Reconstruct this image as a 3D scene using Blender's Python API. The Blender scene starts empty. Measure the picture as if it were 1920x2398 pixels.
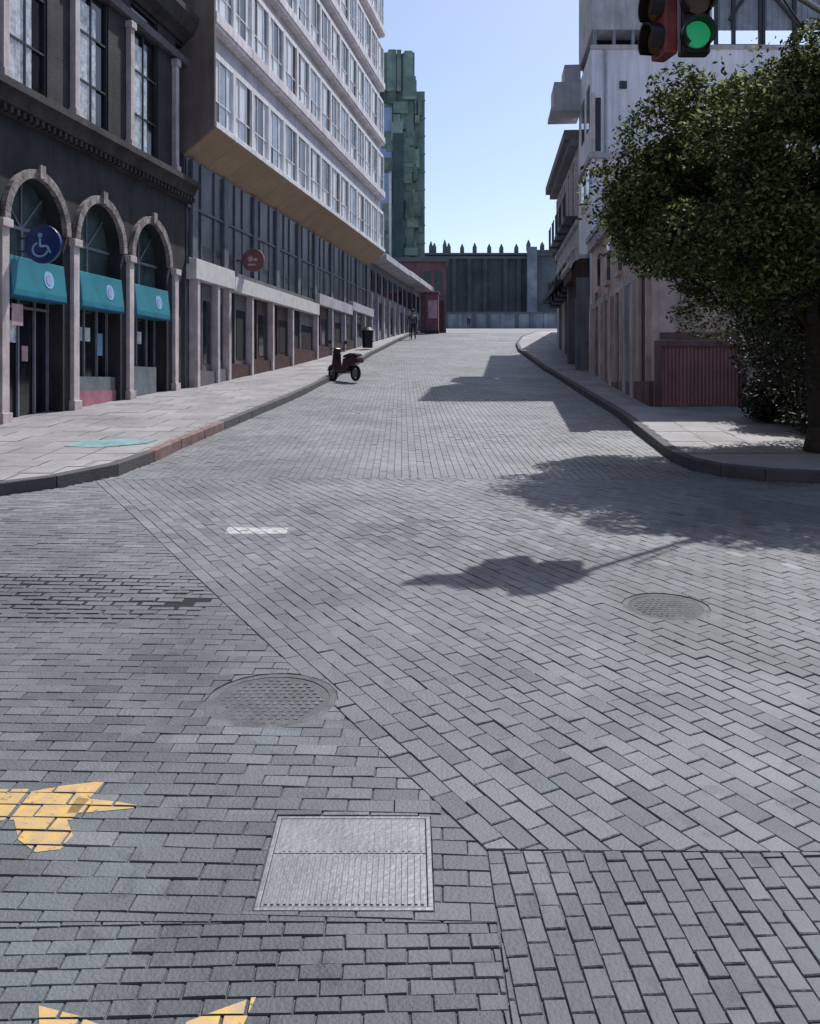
import bpy, bmesh, math, random
import numpy as np
from mathutils import Vector, Matrix
R = math.radians
random.seed(7); rng = np.random.default_rng(7)
C = bpy.context.scene.collection
SC = bpy.context.scene

# ------------------------------------------------------------------ camera, sky, sun, exposure
EYE = 2.1
cam_d = bpy.data.cameras.new('camera'); cam = bpy.data.objects.new('camera', cam_d); C.objects.link(cam)
cam.location = (0, 0, EYE); cam.rotation_euler = (R(90), 0, 0)
cam_d.sensor_fit = 'VERTICAL'; cam_d.sensor_height = 36; cam_d.lens = 31.72; cam_d.shift_y = -0.1248
cam_d.clip_start = 0.05; cam_d.clip_end = 6000
SC.camera = cam
SUN_AZ, SUN_EL = 35.5, 57.5          # azimuth clockwise from +Y, elevation
w = bpy.data.worlds.new('World'); SC.world = w; w.use_nodes = True
nt = w.node_tree; nt.nodes.clear()
sky = nt.nodes.new('ShaderNodeTexSky'); sky.sky_type = 'NISHITA'; sky.sun_disc = False
sky.sun_elevation = R(SUN_EL); sky.sun_rotation = R(SUN_AZ)
sky.altitude = 2200; sky.air_density = 1.0; sky.dust_density = 8.0; sky.ozone_density = 0.4
bg = nt.nodes.new('ShaderNodeBackground'); bg.inputs[1].default_value = 0.15
wo = nt.nodes.new('ShaderNodeOutputWorld')
nt.links.new(sky.outputs[0], bg.inputs[0]); nt.links.new(bg.outputs[0], wo.inputs[0])
sl = bpy.data.lights.new('sun', 'SUN'); so = bpy.data.objects.new('sun', sl); C.objects.link(so)
sl.energy = 3.9; sl.angle = R(0.53); sl.color = (1.0, 0.965, 0.925)
sv = Vector((math.sin(R(SUN_AZ))*math.cos(R(SUN_EL)), math.cos(R(SUN_AZ))*math.cos(R(SUN_EL)), math.sin(R(SUN_EL))))
so.rotation_euler = sv.to_track_quat('Z', 'Y').to_euler(); so.location = (20, 20, 40)
SC.view_settings.view_transform = 'Standard'; SC.view_settings.look = 'None'
SC.view_settings.exposure = 0.27; SC.view_settings.gamma = 1.0

# ------------------------------------------------------------------ terrain profile: the street climbs away from the camera
KY = [-60, 0, 25, 33, 37, 60, 120, 170, 3000]; KZ = [-2, 0, 1.9, 2.6, 3.0, 5.45, 9.5, 10, 10]
def g(y): return float(np.interp(y, KY, KZ))

# ------------------------------------------------------------------ helpers
class MB:
    def __init__(s, M=None): s.v = []; s.f = []; s.mi = []; s.M = M
    def add(s, vs, fs, mi=0):
        n = len(s.v)
        for p in vs:
            p = Vector(p)
            if s.M is not None: p = s.M @ p
            s.v.append(tuple(p))
        for f in fs: s.f.append(tuple(n+i for i in f)); s.mi.append(mi)
    def box(s, x0, x1, y0, y1, z0, z1, mi=0):
        vs = [(x0,y0,z0),(x1,y0,z0),(x1,y1,z0),(x0,y1,z0),(x0,y0,z1),(x1,y0,z1),(x1,y1,z1),(x0,y1,z1)]
        s.add(vs, [(0,3,2,1),(4,5,6,7),(0,1,5,4),(1,2,6,5),(2,3,7,6),(3,0,4,7)], mi)
    def prism(s, poly, z0, z1, mi=0):
        n = len(poly); vs = [(x,y,z0) for x,y in poly]+[(x,y,z1) for x,y in poly]
        fs = [tuple(reversed(range(n))), tuple(range(n,2*n))]+[(i,(i+1)%n,n+(i+1)%n,n+i) for i in range(n)]
        s.add(vs, fs, mi)
    def profile(s, pts, y0, y1, mi=0):       # closed profile in local x,z swept along y
        n = len(pts); vs = [(x,y0,z) for x,z in pts]+[(x,y1,z) for x,z in pts]
        s.add(vs, [tuple(range(n)), tuple(reversed(range(n,2*n)))]+[(i,n+i,n+(i+1)%n,(i+1)%n) for i in range(n)], mi)
    def tube(s, a, b, r0, r1=None, n=10, mi=0, cap=True):
        r1 = r0 if r1 is None else r1
        a = Vector(a); b = Vector(b); d = (b-a).normalized()
        u = d.orthogonal().normalized(); v = d.cross(u)
        vs = []
        for c, r in ((a,r0),(b,r1)):
            for i in range(n):
                t = 2*math.pi*i/n; vs.append(c+u*(r*math.cos(t))+v*(r*math.sin(t)))
        fs = [(i,(i+1)%n,n+(i+1)%n,n+i) for i in range(n)]
        if cap: fs += [tuple(reversed(range(n))), tuple(range(n,2*n))]
        s.add(vs, fs, mi)
    def path(s, pts, r, n=8, mi=0):
        for i in range(len(pts)-1): s.tube(pts[i], pts[i+1], r if not isinstance(r,(list,tuple)) else r[i], r if not isinstance(r,(list,tuple)) else r[i+1], n, mi)
    def disc(s, c, r, axis='x', th=0.02, n=28, mi=0):
        c = Vector(c); d = {'x':Vector((1,0,0)),'y':Vector((0,1,0)),'z':Vector((0,0,1))}[axis]
        s.tube(c-d*th/2, c+d*th/2, r, r, n, mi)
    def build(s, name, mats, parent=None, smooth=False, bevel=0):
        me = bpy.data.meshes.new(name); me.from_pydata(s.v, [], s.f); me.update()
        for m in (mats if isinstance(mats,(list,tuple)) else [mats]): me.materials.append(m)
        if any(s.mi): me.polygons.foreach_set('material_index', s.mi)
        bm = bmesh.new(); bm.from_mesh(me); bmesh.ops.recalc_face_normals(bm, faces=bm.faces); bm.to_mesh(me); bm.free()
        if smooth: me.polygons.foreach_set('use_smooth', [True]*len(me.polygons))
        o = bpy.data.objects.new(name, me); C.objects.link(o); o.parent = parent
        if bevel:
            b = o.modifiers.new('bevel','BEVEL'); b.width = bevel; b.segments = 2; b.limit_method = 'ANGLE'
        return o
def tag(o, label=None, cat=None, group=None, kind=None):
    for k, v in (('label',label),('category',cat),('group',group),('kind',kind)):
        if v: o[k] = v
    return o
def thing(name, loc, rz, label, cat, group=None):
    o = bpy.data.objects.new(name, None); C.objects.link(o); o.location = loc; o.rotation_euler = (0,0,rz)
    o.empty_display_size = 0.3
    return tag(o, label, cat, group)
def put(o, parent, loc):          # copy of a part (with its sub-parts) at a new local place
    c = o.copy(); C.objects.link(c); c.parent = parent; c.location = loc
    for ch in o.children:
        d = ch.copy(); C.objects.link(d); d.parent = c
    return c

def mat(name, col, rough=0.8, var=0.18, scale=3.0, bump=0.15, bscale=None, metal=0.0, spec=0.5, tint=None, streak=0.0, island=0.0, emit=None, wear=0.0, stain=0.0):
    m = bpy.data.materials.new(name); m.use_nodes = True; t = m.node_tree; N = t.nodes; L = t.links
    if wear: var = max(var,.25)
    b = N['Principled BSDF']; b.inputs['Roughness'].default_value = rough; b.inputs['Metallic'].default_value = metal
    b.inputs['Specular IOR Level'].default_value = spec
    tc = N.new('ShaderNodeTexCoord'); co = tc.outputs['Object']
    n1 = N.new('ShaderNodeTexNoise'); n1.inputs['Scale'].default_value = scale; n1.inputs['Detail'].default_value = 8; n1.inputs['Roughness'].default_value = 0.62
    L.new(co, n1.inputs['Vector'])
    r = N.new('ShaderNodeValToRGB'); e = r.color_ramp.elements
    c2 = tint if tint else tuple(c*(1-var*1.6) for c in col)
    e[0].position = 0.33; e[0].color = (*c2,1); e[1].position = 0.66; e[1].color = (*[min(1,c*(1+var*0.6)) for c in col],1)
    L.new(n1.outputs['Fac'], r.inputs['Fac']); out = r.outputs['Color']
    if streak:
        mp = N.new('ShaderNodeMapping'); mp.inputs['Scale'].default_value = (6,6,0.5); L.new(co, mp.inputs['Vector'])
        n3 = N.new('ShaderNodeTexNoise'); n3.inputs['Scale'].default_value = 1.0; n3.inputs['Detail'].default_value = 6; L.new(mp.outputs[0], n3.inputs['Vector'])
        mr = N.new('ShaderNodeMapRange'); mr.inputs[1].default_value = .4; mr.inputs[2].default_value = .7; mr.inputs[3].default_value = 1.0; mr.inputs[4].default_value = 1-streak
        L.new(n3.outputs['Fac'], mr.inputs[0])
        mx = N.new('ShaderNodeVectorMath'); mx.operation = 'SCALE'; L.new(out, mx.inputs[0]); L.new(mr.outputs[0], mx.inputs['Scale']); out = mx.outputs[0]
    if island:
        ge = N.new('ShaderNodeNewGeometry'); mr = N.new('ShaderNodeMapRange'); mr.inputs[3].default_value = 1-island; mr.inputs[4].default_value = 1+island
        L.new(ge.outputs['Random Per Island'], mr.inputs[0])
        mx = N.new('ShaderNodeVectorMath'); mx.operation = 'SCALE'; L.new(out, mx.inputs[0]); L.new(mr.outputs[0], mx.inputs['Scale']); out = mx.outputs[0]
    if stain:
        n4 = N.new('ShaderNodeTexNoise'); n4.inputs['Scale'].default_value = 0.55; n4.inputs['Detail'].default_value = 9; n4.inputs['Roughness'].default_value = .7; n4.inputs['Distortion'].default_value = .6; L.new(co, n4.inputs['Vector'])
        mr = N.new('ShaderNodeMapRange'); mr.inputs[1].default_value = .46; mr.inputs[2].default_value = .62; mr.inputs[3].default_value = 1.05; mr.inputs[4].default_value = 1-stain
        L.new(n4.outputs['Fac'], mr.inputs[0])
        n5 = N.new('ShaderNodeTexNoise'); n5.inputs['Scale'].default_value = 5.5; n5.inputs['Detail'].default_value = 4; L.new(co, n5.inputs['Vector'])
        mr2 = N.new('ShaderNodeMapRange'); mr2.inputs[1].default_value = .63; mr2.inputs[2].default_value = .70; mr2.inputs[3].default_value = 1.0; mr2.inputs[4].default_value = 1-stain*1.2
        L.new(n5.outputs['Fac'], mr2.inputs[0]); mm = N.new('ShaderNodeMath'); mm.operation = 'MULTIPLY'; L.new(mr.outputs[0], mm.inputs[0]); L.new(mr2.outputs[0], mm.inputs[1])
        mx = N.new('ShaderNodeVectorMath'); mx.operation = 'SCALE'; L.new(out, mx.inputs[0]); L.new(mm.outputs[0], mx.inputs['Scale']); out = mx.outputs[0]
    if wear:
        n6 = N.new('ShaderNodeTexNoise'); n6.inputs['Scale'].default_value = 28; n6.inputs['Detail'].default_value = 8; n6.inputs['Roughness'].default_value = .75; L.new(co, n6.inputs['Vector'])
        mr = N.new('ShaderNodeMapRange'); mr.inputs[1].default_value = wear-.05; mr.inputs[2].default_value = wear+.05; L.new(n6.outputs['Fac'], mr.inputs[0]); L.new(mr.outputs[0], b.inputs['Alpha'])
    L.new(out, b.inputs['Base Color'])
    if bump:
        n2 = N.new('ShaderNodeTexNoise'); n2.inputs['Scale'].default_value = bscale or scale*12; n2.inputs['Detail'].default_value = 5; L.new(co, n2.inputs['Vector'])
        bp = N.new('ShaderNodeBump'); bp.inputs['Strength'].default_value = bump; bp.inputs['Distance'].default_value = 0.02
        L.new(n2.outputs['Fac'], bp.inputs['Height']); L.new(bp.outputs[0], b.inputs['Normal'])
    if emit:
        b.inputs['Emission Color'].default_value = (*emit[0],1); b.inputs['Emission Strength'].default_value = emit[1]
    return m
def glass(name, col, rough=0.06, metal=0.0, spec=1.0):
    m = mat(name, col, rough, var=0.4, scale=1.3, bump=0.03, bscale=2.0, metal=metal, spec=spec); return m

M = dict(
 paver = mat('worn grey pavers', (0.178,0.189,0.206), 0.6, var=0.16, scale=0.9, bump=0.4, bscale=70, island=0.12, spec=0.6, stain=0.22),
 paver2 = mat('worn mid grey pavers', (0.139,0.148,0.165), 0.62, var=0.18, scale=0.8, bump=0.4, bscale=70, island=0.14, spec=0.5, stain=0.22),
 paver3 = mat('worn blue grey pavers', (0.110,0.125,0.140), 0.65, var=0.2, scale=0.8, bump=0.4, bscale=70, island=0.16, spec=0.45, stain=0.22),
 joint = mat('joint sand', (0.125,0.13,0.142), 0.95, scale=9, bump=0.6),
 soil = mat('grey ground', (0.24,0.24,0.25), 0.9, scale=0.6, bump=0.4, bscale=30),
 walk = mat('pale concrete sidewalk', (0.33,0.325,0.33), 0.75, var=0.16, scale=0.9, bump=0.35, bscale=40),
 kerb = mat('kerb stone', (0.085,0.085,0.09), 0.85, scale=3, bump=0.4),
 kerbred = mat('faded red kerb paint', (0.20,0.125,0.12), 0.8, var=0.3, scale=5),
 yellow = mat('worn yellow paint', (0.52,0.34,0.10), 0.6, var=0.22, scale=16, tint=(0.40,0.30,0.19), wear=.37),
 white = mat('worn white paint', (0.50,0.51,0.52), 0.6, var=0.15, scale=12, wear=.40),
 teal_p = mat('dull teal', (0.18,0.33,0.34), 0.7, var=0.25, scale=6),
 galv = mat('galvanised plate', (0.225,0.235,0.26), 0.5, var=0.15, scale=4, bump=0.2, metal=0.35),
 iron = mat('cast iron', (0.12,0.12,0.125), 0.6, scale=8, bump=0.5, metal=0.4),
 dstone = mat('dark weathered stone', (0.038,0.036,0.042), 0.85, var=0.35, scale=1.4, bump=0.5, bscale=18, streak=0.35),
 dstone2 = mat('dark brown stone', (0.055,0.048,0.046), 0.85, var=0.35, scale=1.8, bump=0.5, bscale=16, streak=0.3),
 lstone = mat('pale pink stone', (0.60,0.53,0.53), 0.8, var=0.18, scale=2.5, bump=0.4, bscale=25, streak=0.25),
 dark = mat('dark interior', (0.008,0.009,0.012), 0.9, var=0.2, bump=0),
 dglass = glass('dark shop glass', (0.012,0.015,0.02), 0.08, spec=0.5),
 mglass = glass('dull blue grey glazing', (0.055,0.065,0.085), 0.38, spec=0.4),
 tglass = glass('greenish fanlight glass', (0.075,0.115,0.115), 0.15, spec=0.5),
 bglass = glass('blue window glass', (0.20,0.24,0.29), 0.1, spec=0.9),
 blind = mat('pale window blind', (0.72,0.76,0.80), 0.5, var=0.12, scale=1.5, bump=0.05, streak=0.2),
 curtain = mat('white net curtain', (0.75,0.80,0.82), 0.7, var=0.3, scale=7, bump=0.1),
 metalf = mat('dark steel frame', (0.03,0.033,0.04), 0.5, bump=0.05),
 mull = mat('dim grey mullion', (0.13,0.14,0.17), 0.6, bump=0.05),
 greyf = mat('grey steel frame', (0.22,0.24,0.28), 0.5, bump=0.05),
 wframe = mat('white painted concrete', (0.80,0.79,0.80), 0.7, var=0.12, scale=2, bump=0.15, streak=0.25),
 pinkw = mat('pinkish white render', (0.76,0.70,0.73), 0.8, var=0.12, scale=1.5, bump=0.2, streak=0.3),
 spand = mat('grey spandrel panel', (0.50,0.48,0.53), 0.7, var=0.15, scale=1.5, bump=0.1, streak=0.2),
 brown = mat('brown rendered soffit', (0.40,0.28,0.18), 0.85, var=0.10, scale=0.6, bump=0.3, streak=0.1),
 brownw = mat('brown grey side wall', (0.21,0.165,0.15), 0.85, var=0.2, scale=0.7, bump=0.3, streak=0.25),
 fascia = mat('white shop fascia', (0.66,0.65,0.63), 0.6, var=0.1, bump=0.05),
 door = mat('brown shop door', (0.11,0.065,0.06), 0.6, var=0.3, scale=2, bump=0.2, streak=0.3),
 dpanel = mat('grey shop panel', (0.15,0.145,0.16), 0.5, var=0.2, bump=0.1),
 plinth = mat('dark red plinth', (0.075,0.035,0.035), 0.7, var=0.3, scale=4),
 redp = mat('faded red paint', (0.22,0.09,0.10), 0.6, var=0.25, scale=5),
 pink = mat('pink stall riser', (0.38,0.17,0.21), 0.6, var=0.2, scale=4),
 gpanel = mat('slate stall riser', (0.15,0.18,0.20), 0.6, var=0.2, scale=4),
 astone = mat('weathered brown grey stone', (0.36,0.315,0.30), 0.85, var=0.45, scale=3.5, bump=0.6, bscale=20, streak=0.45),
 teal = mat('turquoise vinyl', (0.03,0.21,0.27), 0.35, var=0.15, scale=2, bump=0.05),
 navy = mat('navy sign face', (0.01,0.035,0.16), 0.35, bump=0.02),
 pblue = mat('pale blue print', (0.25,0.50,0.72), 0.5, bump=0.0),
 lav = mat('lavender print', (0.30,0.36,0.62), 0.5, bump=0.0),
 gaswall = mat('grey blue gable render', (0.74,0.78,0.85), 0.85, var=0.12, scale=0.5, bump=0.3, bscale=12, streak=0.22),
 gaswall2 = mat('grey painted pipe', (0.38,0.40,0.45), 0.6, bump=0.05),
 grey = mat('grey render', (0.20,0.20,0.22), 0.85, var=0.2, scale=0.8, bump=0.3, streak=0.3),
 greylt = mat('pale grey render', (0.50,0.49,0.52), 0.85, var=0.2, scale=0.8, bump=0.3, streak=0.3),
 ochre = mat('worn buff stone', (0.66,0.54,0.50), 0.85, var=0.25, scale=1.0, bump=0.5, bscale=14, streak=0.3),
 maroon = mat('dusty maroon ribbed metal', (0.36,0.185,0.195), 0.5, var=0.2, scale=2, bump=0.1),
 wood = mat('dark red brown timber', (0.085,0.035,0.028), 0.65, var=0.35, scale=3, bump=0.3, streak=0.4),
 net = mat('green grey netting', (0.22,0.27,0.27), 0.85, var=0.35, scale=0.25, bump=0.5, bscale=2.5, tint=(0.13,0.21,0.17)),
 net2 = mat('mottled green netting', (0.19,0.27,0.23), 0.9, var=0.3, scale=0.8, bump=0.5, bscale=3, island=.35),
 netd = mat('dark green cladding', (0.06,0.10,0.105), 0.8, var=0.3, scale=0.4, bump=0.4, bscale=3),
 bluew = mat('blue glazed strip', (0.30,0.42,0.62), 0.3, var=0.2, scale=0.7, bump=0.05),
 castle = mat('blackened volcanic stone', (0.078,0.080,0.092), 0.9, var=0.35, scale=0.25, bump=0.5, bscale=3),
 castle2 = mat('grey weathered stone', (0.125,0.135,0.15), 0.9, var=0.25, scale=0.25, bump=0.4, bscale=3),
 lowwall = mat('pale blue grey stone', (0.27,0.29,0.34), 0.9, var=0.3, scale=0.4, bump=0.4, bscale=4),
 red = mat('red brown render', (0.20,0.11,0.12), 0.8, var=0.3, scale=0.8, bump=0.3, streak=0.3),
 pinkpost = mat('pale pink poster', (0.55,0.36,0.40), 0.5, var=0.25, scale=3, bump=0),
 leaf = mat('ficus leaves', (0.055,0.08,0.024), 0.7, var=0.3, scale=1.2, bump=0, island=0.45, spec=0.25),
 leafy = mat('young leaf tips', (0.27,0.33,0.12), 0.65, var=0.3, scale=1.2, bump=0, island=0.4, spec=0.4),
 olive = mat('olive leaves', (0.10,0.105,0.055), 0.6, var=0.3, scale=2, bump=0, island=0.4),
 bark = mat('dark bark', (0.045,0.038,0.03), 0.95, var=0.3, scale=6, bump=0.9),
 black = mat('black plastic', (0.012,0.012,0.014), 0.4, bump=0.05),
 wine = mat('wine red paint', (0.05,0.012,0.018), 0.3, bump=0.02),
 rubber = mat('rubber', (0.015,0.015,0.016), 0.8, bump=0.1),
 sigred = mat('faded red signal housing', (0.24,0.05,0.05), 0.45, var=0.3, scale=6, bump=0.05),
 lampoff = mat('unlit red lens', (0.10,0.01,0.01), 0.2, bump=0.1),
 lampamb = mat('unlit amber lens', (0.14,0.07,0.01), 0.2, bump=0.1),
 lampg = mat('lit green lens', (0.02,0.35,0.15), 0.3, bump=0.1, bscale=200, emit=((0.02,0.42,0.16),0.28)),
 polem = mat('grey galvanised pole', (0.18,0.19,0.2), 0.5, metal=0.3, bump=0.1),
 skin = mat('skin', (0.35,0.2,0.14), 0.6, bump=0), cloth = mat('navy clothing', (0.02,0.025,0.05), 0.9, bump=0),
 cloth2 = mat('grey clothing', (0.08,0.08,0.10), 0.9, bump=0),
 corr = mat('corrugated roof sheet', (0.24,0.27,0.31), 0.5, var=0.15, bump=0.1),
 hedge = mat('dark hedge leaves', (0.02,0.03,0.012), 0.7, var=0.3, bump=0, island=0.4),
)

def translucent(m, f):
    t = m.node_tree; N = t.nodes; b = N['Principled BSDF']; o = N['Material Output']
    tr = N.new('ShaderNodeBsdfTranslucent'); mx = N.new('ShaderNodeMixShader'); mx.inputs[0].default_value = f
    src = b.inputs['Base Color'].links[0].from_socket; t.links.new(src, tr.inputs['Color'])
    t.links.new(b.outputs[0], mx.inputs[1]); t.links.new(tr.outputs[0], mx.inputs[2]); t.links.new(mx.outputs[0], o.inputs['Surface'])
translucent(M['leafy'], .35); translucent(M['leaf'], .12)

# ------------------------------------------------------------------ ground, roads, pavements
def sheet(name, poly_rows, m, dz, kind='structure', thick=0.0):
    """poly_rows: list of (y, xl, xr)"""
    vs = []; fs = []
    for y, a, b in poly_rows:
        z = g(y)+dz; vs += [(a,y,z),(b,y,z)]
    n = len(poly_rows)
    for i in range(n-1): fs.append((2*i,2*i+1,2*i+3,2*i+2))
    mb = MB(); mb.add(vs, fs); o = mb.build(name, m); tag(o, kind=kind); return o
ys = sorted(set([-60,-10,0]+list(np.arange(1,62,1.0))+[25,33,37,60,70,80,95,120,145,170,300,800,3000]))
sheet('ground', [(y,-3000 if y>200 or y<-30 else -300,3000 if y>200 or y<-30 else 300) for y in ys], M['joint'], -0.05)
def wobf(x,y): return 0.006*math.sin(x*1.3+y*0.7)+0.005*math.sin(x*0.6-y*1.1+1)
mb = MB(); nx = 113; yy_ = [1.0+.25*k for k in range(245)]
mb.add([(-14+.25*i,y,g(y)+wobf(-14+.25*i,y)-.0095) for y in yy_ for i in range(nx)],[(k*nx+i,k*nx+i+1,(k+1)*nx+i+1,(k+1)*nx+i) for k in range(244) for i in range(nx-1)])
tag(mb.build('road_bed', M['joint']), kind='structure')
# kerb lines in plan
LK = [(-14,9.3),(-8,9.9),(-4.77,10.49),(-4.29,10.98),(-3.84,11.89),(-3.68,13.0),(-3.6,14.23),(-3.40,16.6),(-2.98,21.52),(-2.47,28.85),(-1.76,40.3),(-0.55,52),(0.15,58),(0.7,62)]
RK = [(14,10.9),(8,11.1),(5.2,11.25),(4.5,11.45),(4.05,11.8),(3.8,12.3),(3.74,12.9),(4.0,15.6),(4.26,18.52),(4.67,26.34),(4.95,35.23),(5.18,43.32),(5.6,48),(6.6,54),(8.8,62),(12,70)]
def klerp(K, y):
    Y = [p[1] for p in K]; X = [p[0] for p in K]
    return float(np.interp(y, Y, X))
rowy = [p for p in ys if 9.3 <= p <= 66] + [9.3,9.9,10.49,10.98,11.89,52,58,62]
rowy = sorted(set(rowy))
o = sheet('sidewalk', [(9.3,-60,-14)]+[(y,-60,klerp(LK,y)-0.14) for y in rowy if y > 9.3 and y<=62]+[(66,-60,0.9)], M['walk'], 0.14)
o = sheet('sidewalk', [(10.9,14,60)]+[(y,klerp(RK,y)+0.14,60) for y in sorted(set([11.1,11.25,11.45,11.8,12.3]+[v for v in rowy if v>11]))]+[(70,12,60)], M['walk'], 0.14)
def kerbline(K, side, mats, redrange=None):
    mb = MB()
    P = []
    for i in range(len(K)-1):
        a = Vector(K[i]); b = Vector(K[i+1]); n = max(1, int((b-a).length/0.9))
        for k in range(n): P.append(a.lerp(b,k/n))
    P.append(Vector(K[-1]))
    for i in range(len(P)-1):
        a, b = P[i], P[i+1]; d = (b-a).normalized(); nrm = Vector((d.y,-d.x))*side
        a2 = a+d*0.006; b2 = b-d*0.006
        vs = []
        for h in (-0.05, 0.152):
            for p, off in ((a2,0.0),(b2,0.0),(b2,-0.15),(a2,-0.15)):
                q = p+nrm*off; vs.append((q.x,q.y,g(q.y)+h+(random.uniform(-.004,.004) if h>0 else 0)))
        mi = 1 if redrange and redrange[0] < (a.y+b.y)/2 < redrange[1] and random.random()<.85 else 0
        mb.add(vs, [(0,1,5,4),(1,2,6,5),(2,3,7,6),(3,0,4,7),(4,5,6,7)], mi)
    return tag(mb.build('kerb', mats, bevel=0.012), kind='structure')
kerbline(LK, 1, [M['kerb'],M['kerbred']], (12.6,17.5)); kerbline(RK, -1, [M['kerb'],M['kerbred']])
# slab joints on the left sidewalk: thin raised slabs on the sheet
def slabs(y0,y1,xl,xr,sy,sx):
    mb = MB(); y = y0
    while y < y1:
        a = xl(y); b = xr(y); x = a
        while x < b-0.05:
            x2 = min(b, x+sx*random.uniform(.95,1.05)); h = 0.148+random.uniform(-.003,.003)
            vs = [(x+.006,y+.006,g(y)+h),(x2-.006,y+.006,g(y)+h),(x2-.006,y+sy-.006,g(y+sy)+h),(x+.006,y+sy-.006,g(y+sy)+h)]
            mb.add(vs,[(0,1,2,3)]); x = x2
        y += sy
    return mb
walkslab = mat('sidewalk slabs', (0.27,0.265,0.28), 0.7, var=0.13, scale=0.8, bump=0.35, bscale=45, island=0.10, stain=0.18)
tag(slabs(12.2,60,lambda y:-6.9+0.1696*(y-20)-0.55,lambda y:klerp(LK,y)-0.17,0.6,0.6).build('sidewalk_slabs', walkslab), kind='structure')
tag(slabs(10.2,12.2,lambda y:-12,lambda y:klerp(LK,y)-0.25,0.5,0.6).build('sidewalk_slabs', walkslab), kind='structure')
tag(slabs(12.8,60,lambda y:klerp(RK,y)+0.17,lambda y:5.3+0.08*(y-19.42)+(1.8 if y<19.2 else 0),0.6,0.6).build('sidewalk_slabs', walkslab), kind='structure')

# --- paving blocks
def clip(poly, a, b, c):       # keep a*x+b*y+c >= 0
    out = []; n = len(poly)
    for i in range(n):
        p = poly[i]; q = poly[(i+1)%n]; dp = a*p[0]+b*p[1]+c; dq = a*q[0]+b*q[1]+c
        if dp >= 0: out.append(p)
        if (dp >= 0) != (dq >= 0):
            t = dp/(dp-dq); out.append((p[0]+t*(q[0]-p[0]), p[1]+t*(q[1]-p[1])))
    return out
def area(poly):
    return 0.5*abs(sum(poly[i][0]*poly[(i+1)%len(poly)][1]-poly[(i+1)%len(poly)][0]*poly[i][1] for i in range(len(poly))))
def edges(poly):               # ccw convex -> inside half planes
    r = []
    for i in range(len(poly)):
        x0,y0 = poly[i]; x1,y1 = poly[(i+1)%len(poly)]; r.append((-(y1-y0), x1-x0, -(-(y1-y0)*x0+(x1-x0)*y0)))
    return r
def ccw(poly):
    s = sum(poly[i][0]*poly[(i+1)%len(poly)][1]-poly[(i+1)%len(poly)][0]*poly[i][1] for i in range(len(poly)))
    return poly if s > 0 else poly[::-1]
def subtract(poly, hole):
    res = []; cur = poly
    for (a,b,c) in edges(hole):
        o = clip(cur, -a,-b,-c)
        if len(o) > 2 and area(o) > 2e-4: res.append(o)
        cur = clip(cur, a,b,c)
        if len(cur) < 3: break
    return res
def circle(cx, cy, r, n=20): return [(cx+r*math.cos(2*math.pi*i/n), cy+r*math.sin(2*math.pi*i/n)) for i in range(n)]
COVER = ccw([(-0.555,3.785),(0.085,3.785),(0.085,3.175),(-0.555,3.175)])
D1 = (-0.75,4.93,0.36); D2 = (1.84,6.5,0.31)
HOLES = [COVER, circle(*D1), circle(*D2)]
HB = [(min(p[0] for p in h)-.15,max(p[0] for p in h)+.15,min(p[1] for p in h)-.15,max(p[1] for p in h)+.15) for h in HOLES]
PAINT = {
 'yellow_a': [ccw([(-3.2,3.99),(-1.68,3.985),(-1.68,3.74),(-3.2,3.70)]),
   ccw([(-1.66,3.975),(-1.60,3.99),(-1.36,4.09),(-1.40,3.74),(-1.66,3.74)]),
   ccw([(-1.44,3.93),(-1.25,3.875),(-1.08,3.845),(-1.25,3.815),(-1.44,3.78)]),
   ccw([(-1.64,3.74),(-1.42,3.74),(-1.35,3.62),(-1.37,3.54),(-1.46,3.52),(-1.56,3.60)])],
 'yellow_b': [ccw([(-1.14,2.77),(-0.98,2.70),(-0.84,2.66),(-0.85,2.5),(-1.02,2.5)])],
 'yellow_c': [ccw([(-0.66,2.68),(-0.57,2.73),(-0.47,2.78),(-0.50,2.62),(-0.60,2.5),(-0.70,2.55)])],
 'white_dash': [ccw([(-1.80,8.96),(-1.20,8.96),(-1.19,8.70),(-1.78,8.70)])],
}
PM = {k: MB() for k in PAINT}
pv = []; pf = []; pm = []
ROADL = lambda y: (klerp(LK,y) if y >= 9.9 else -14); ROADR = lambda y: (klerp(RK,y) if y >= 11.1 else 14)
DIAG = (0.879, 0.476)          # normal of the diagonal joint line
DC = -(0.879*0.28+0.476*3.58)
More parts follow.
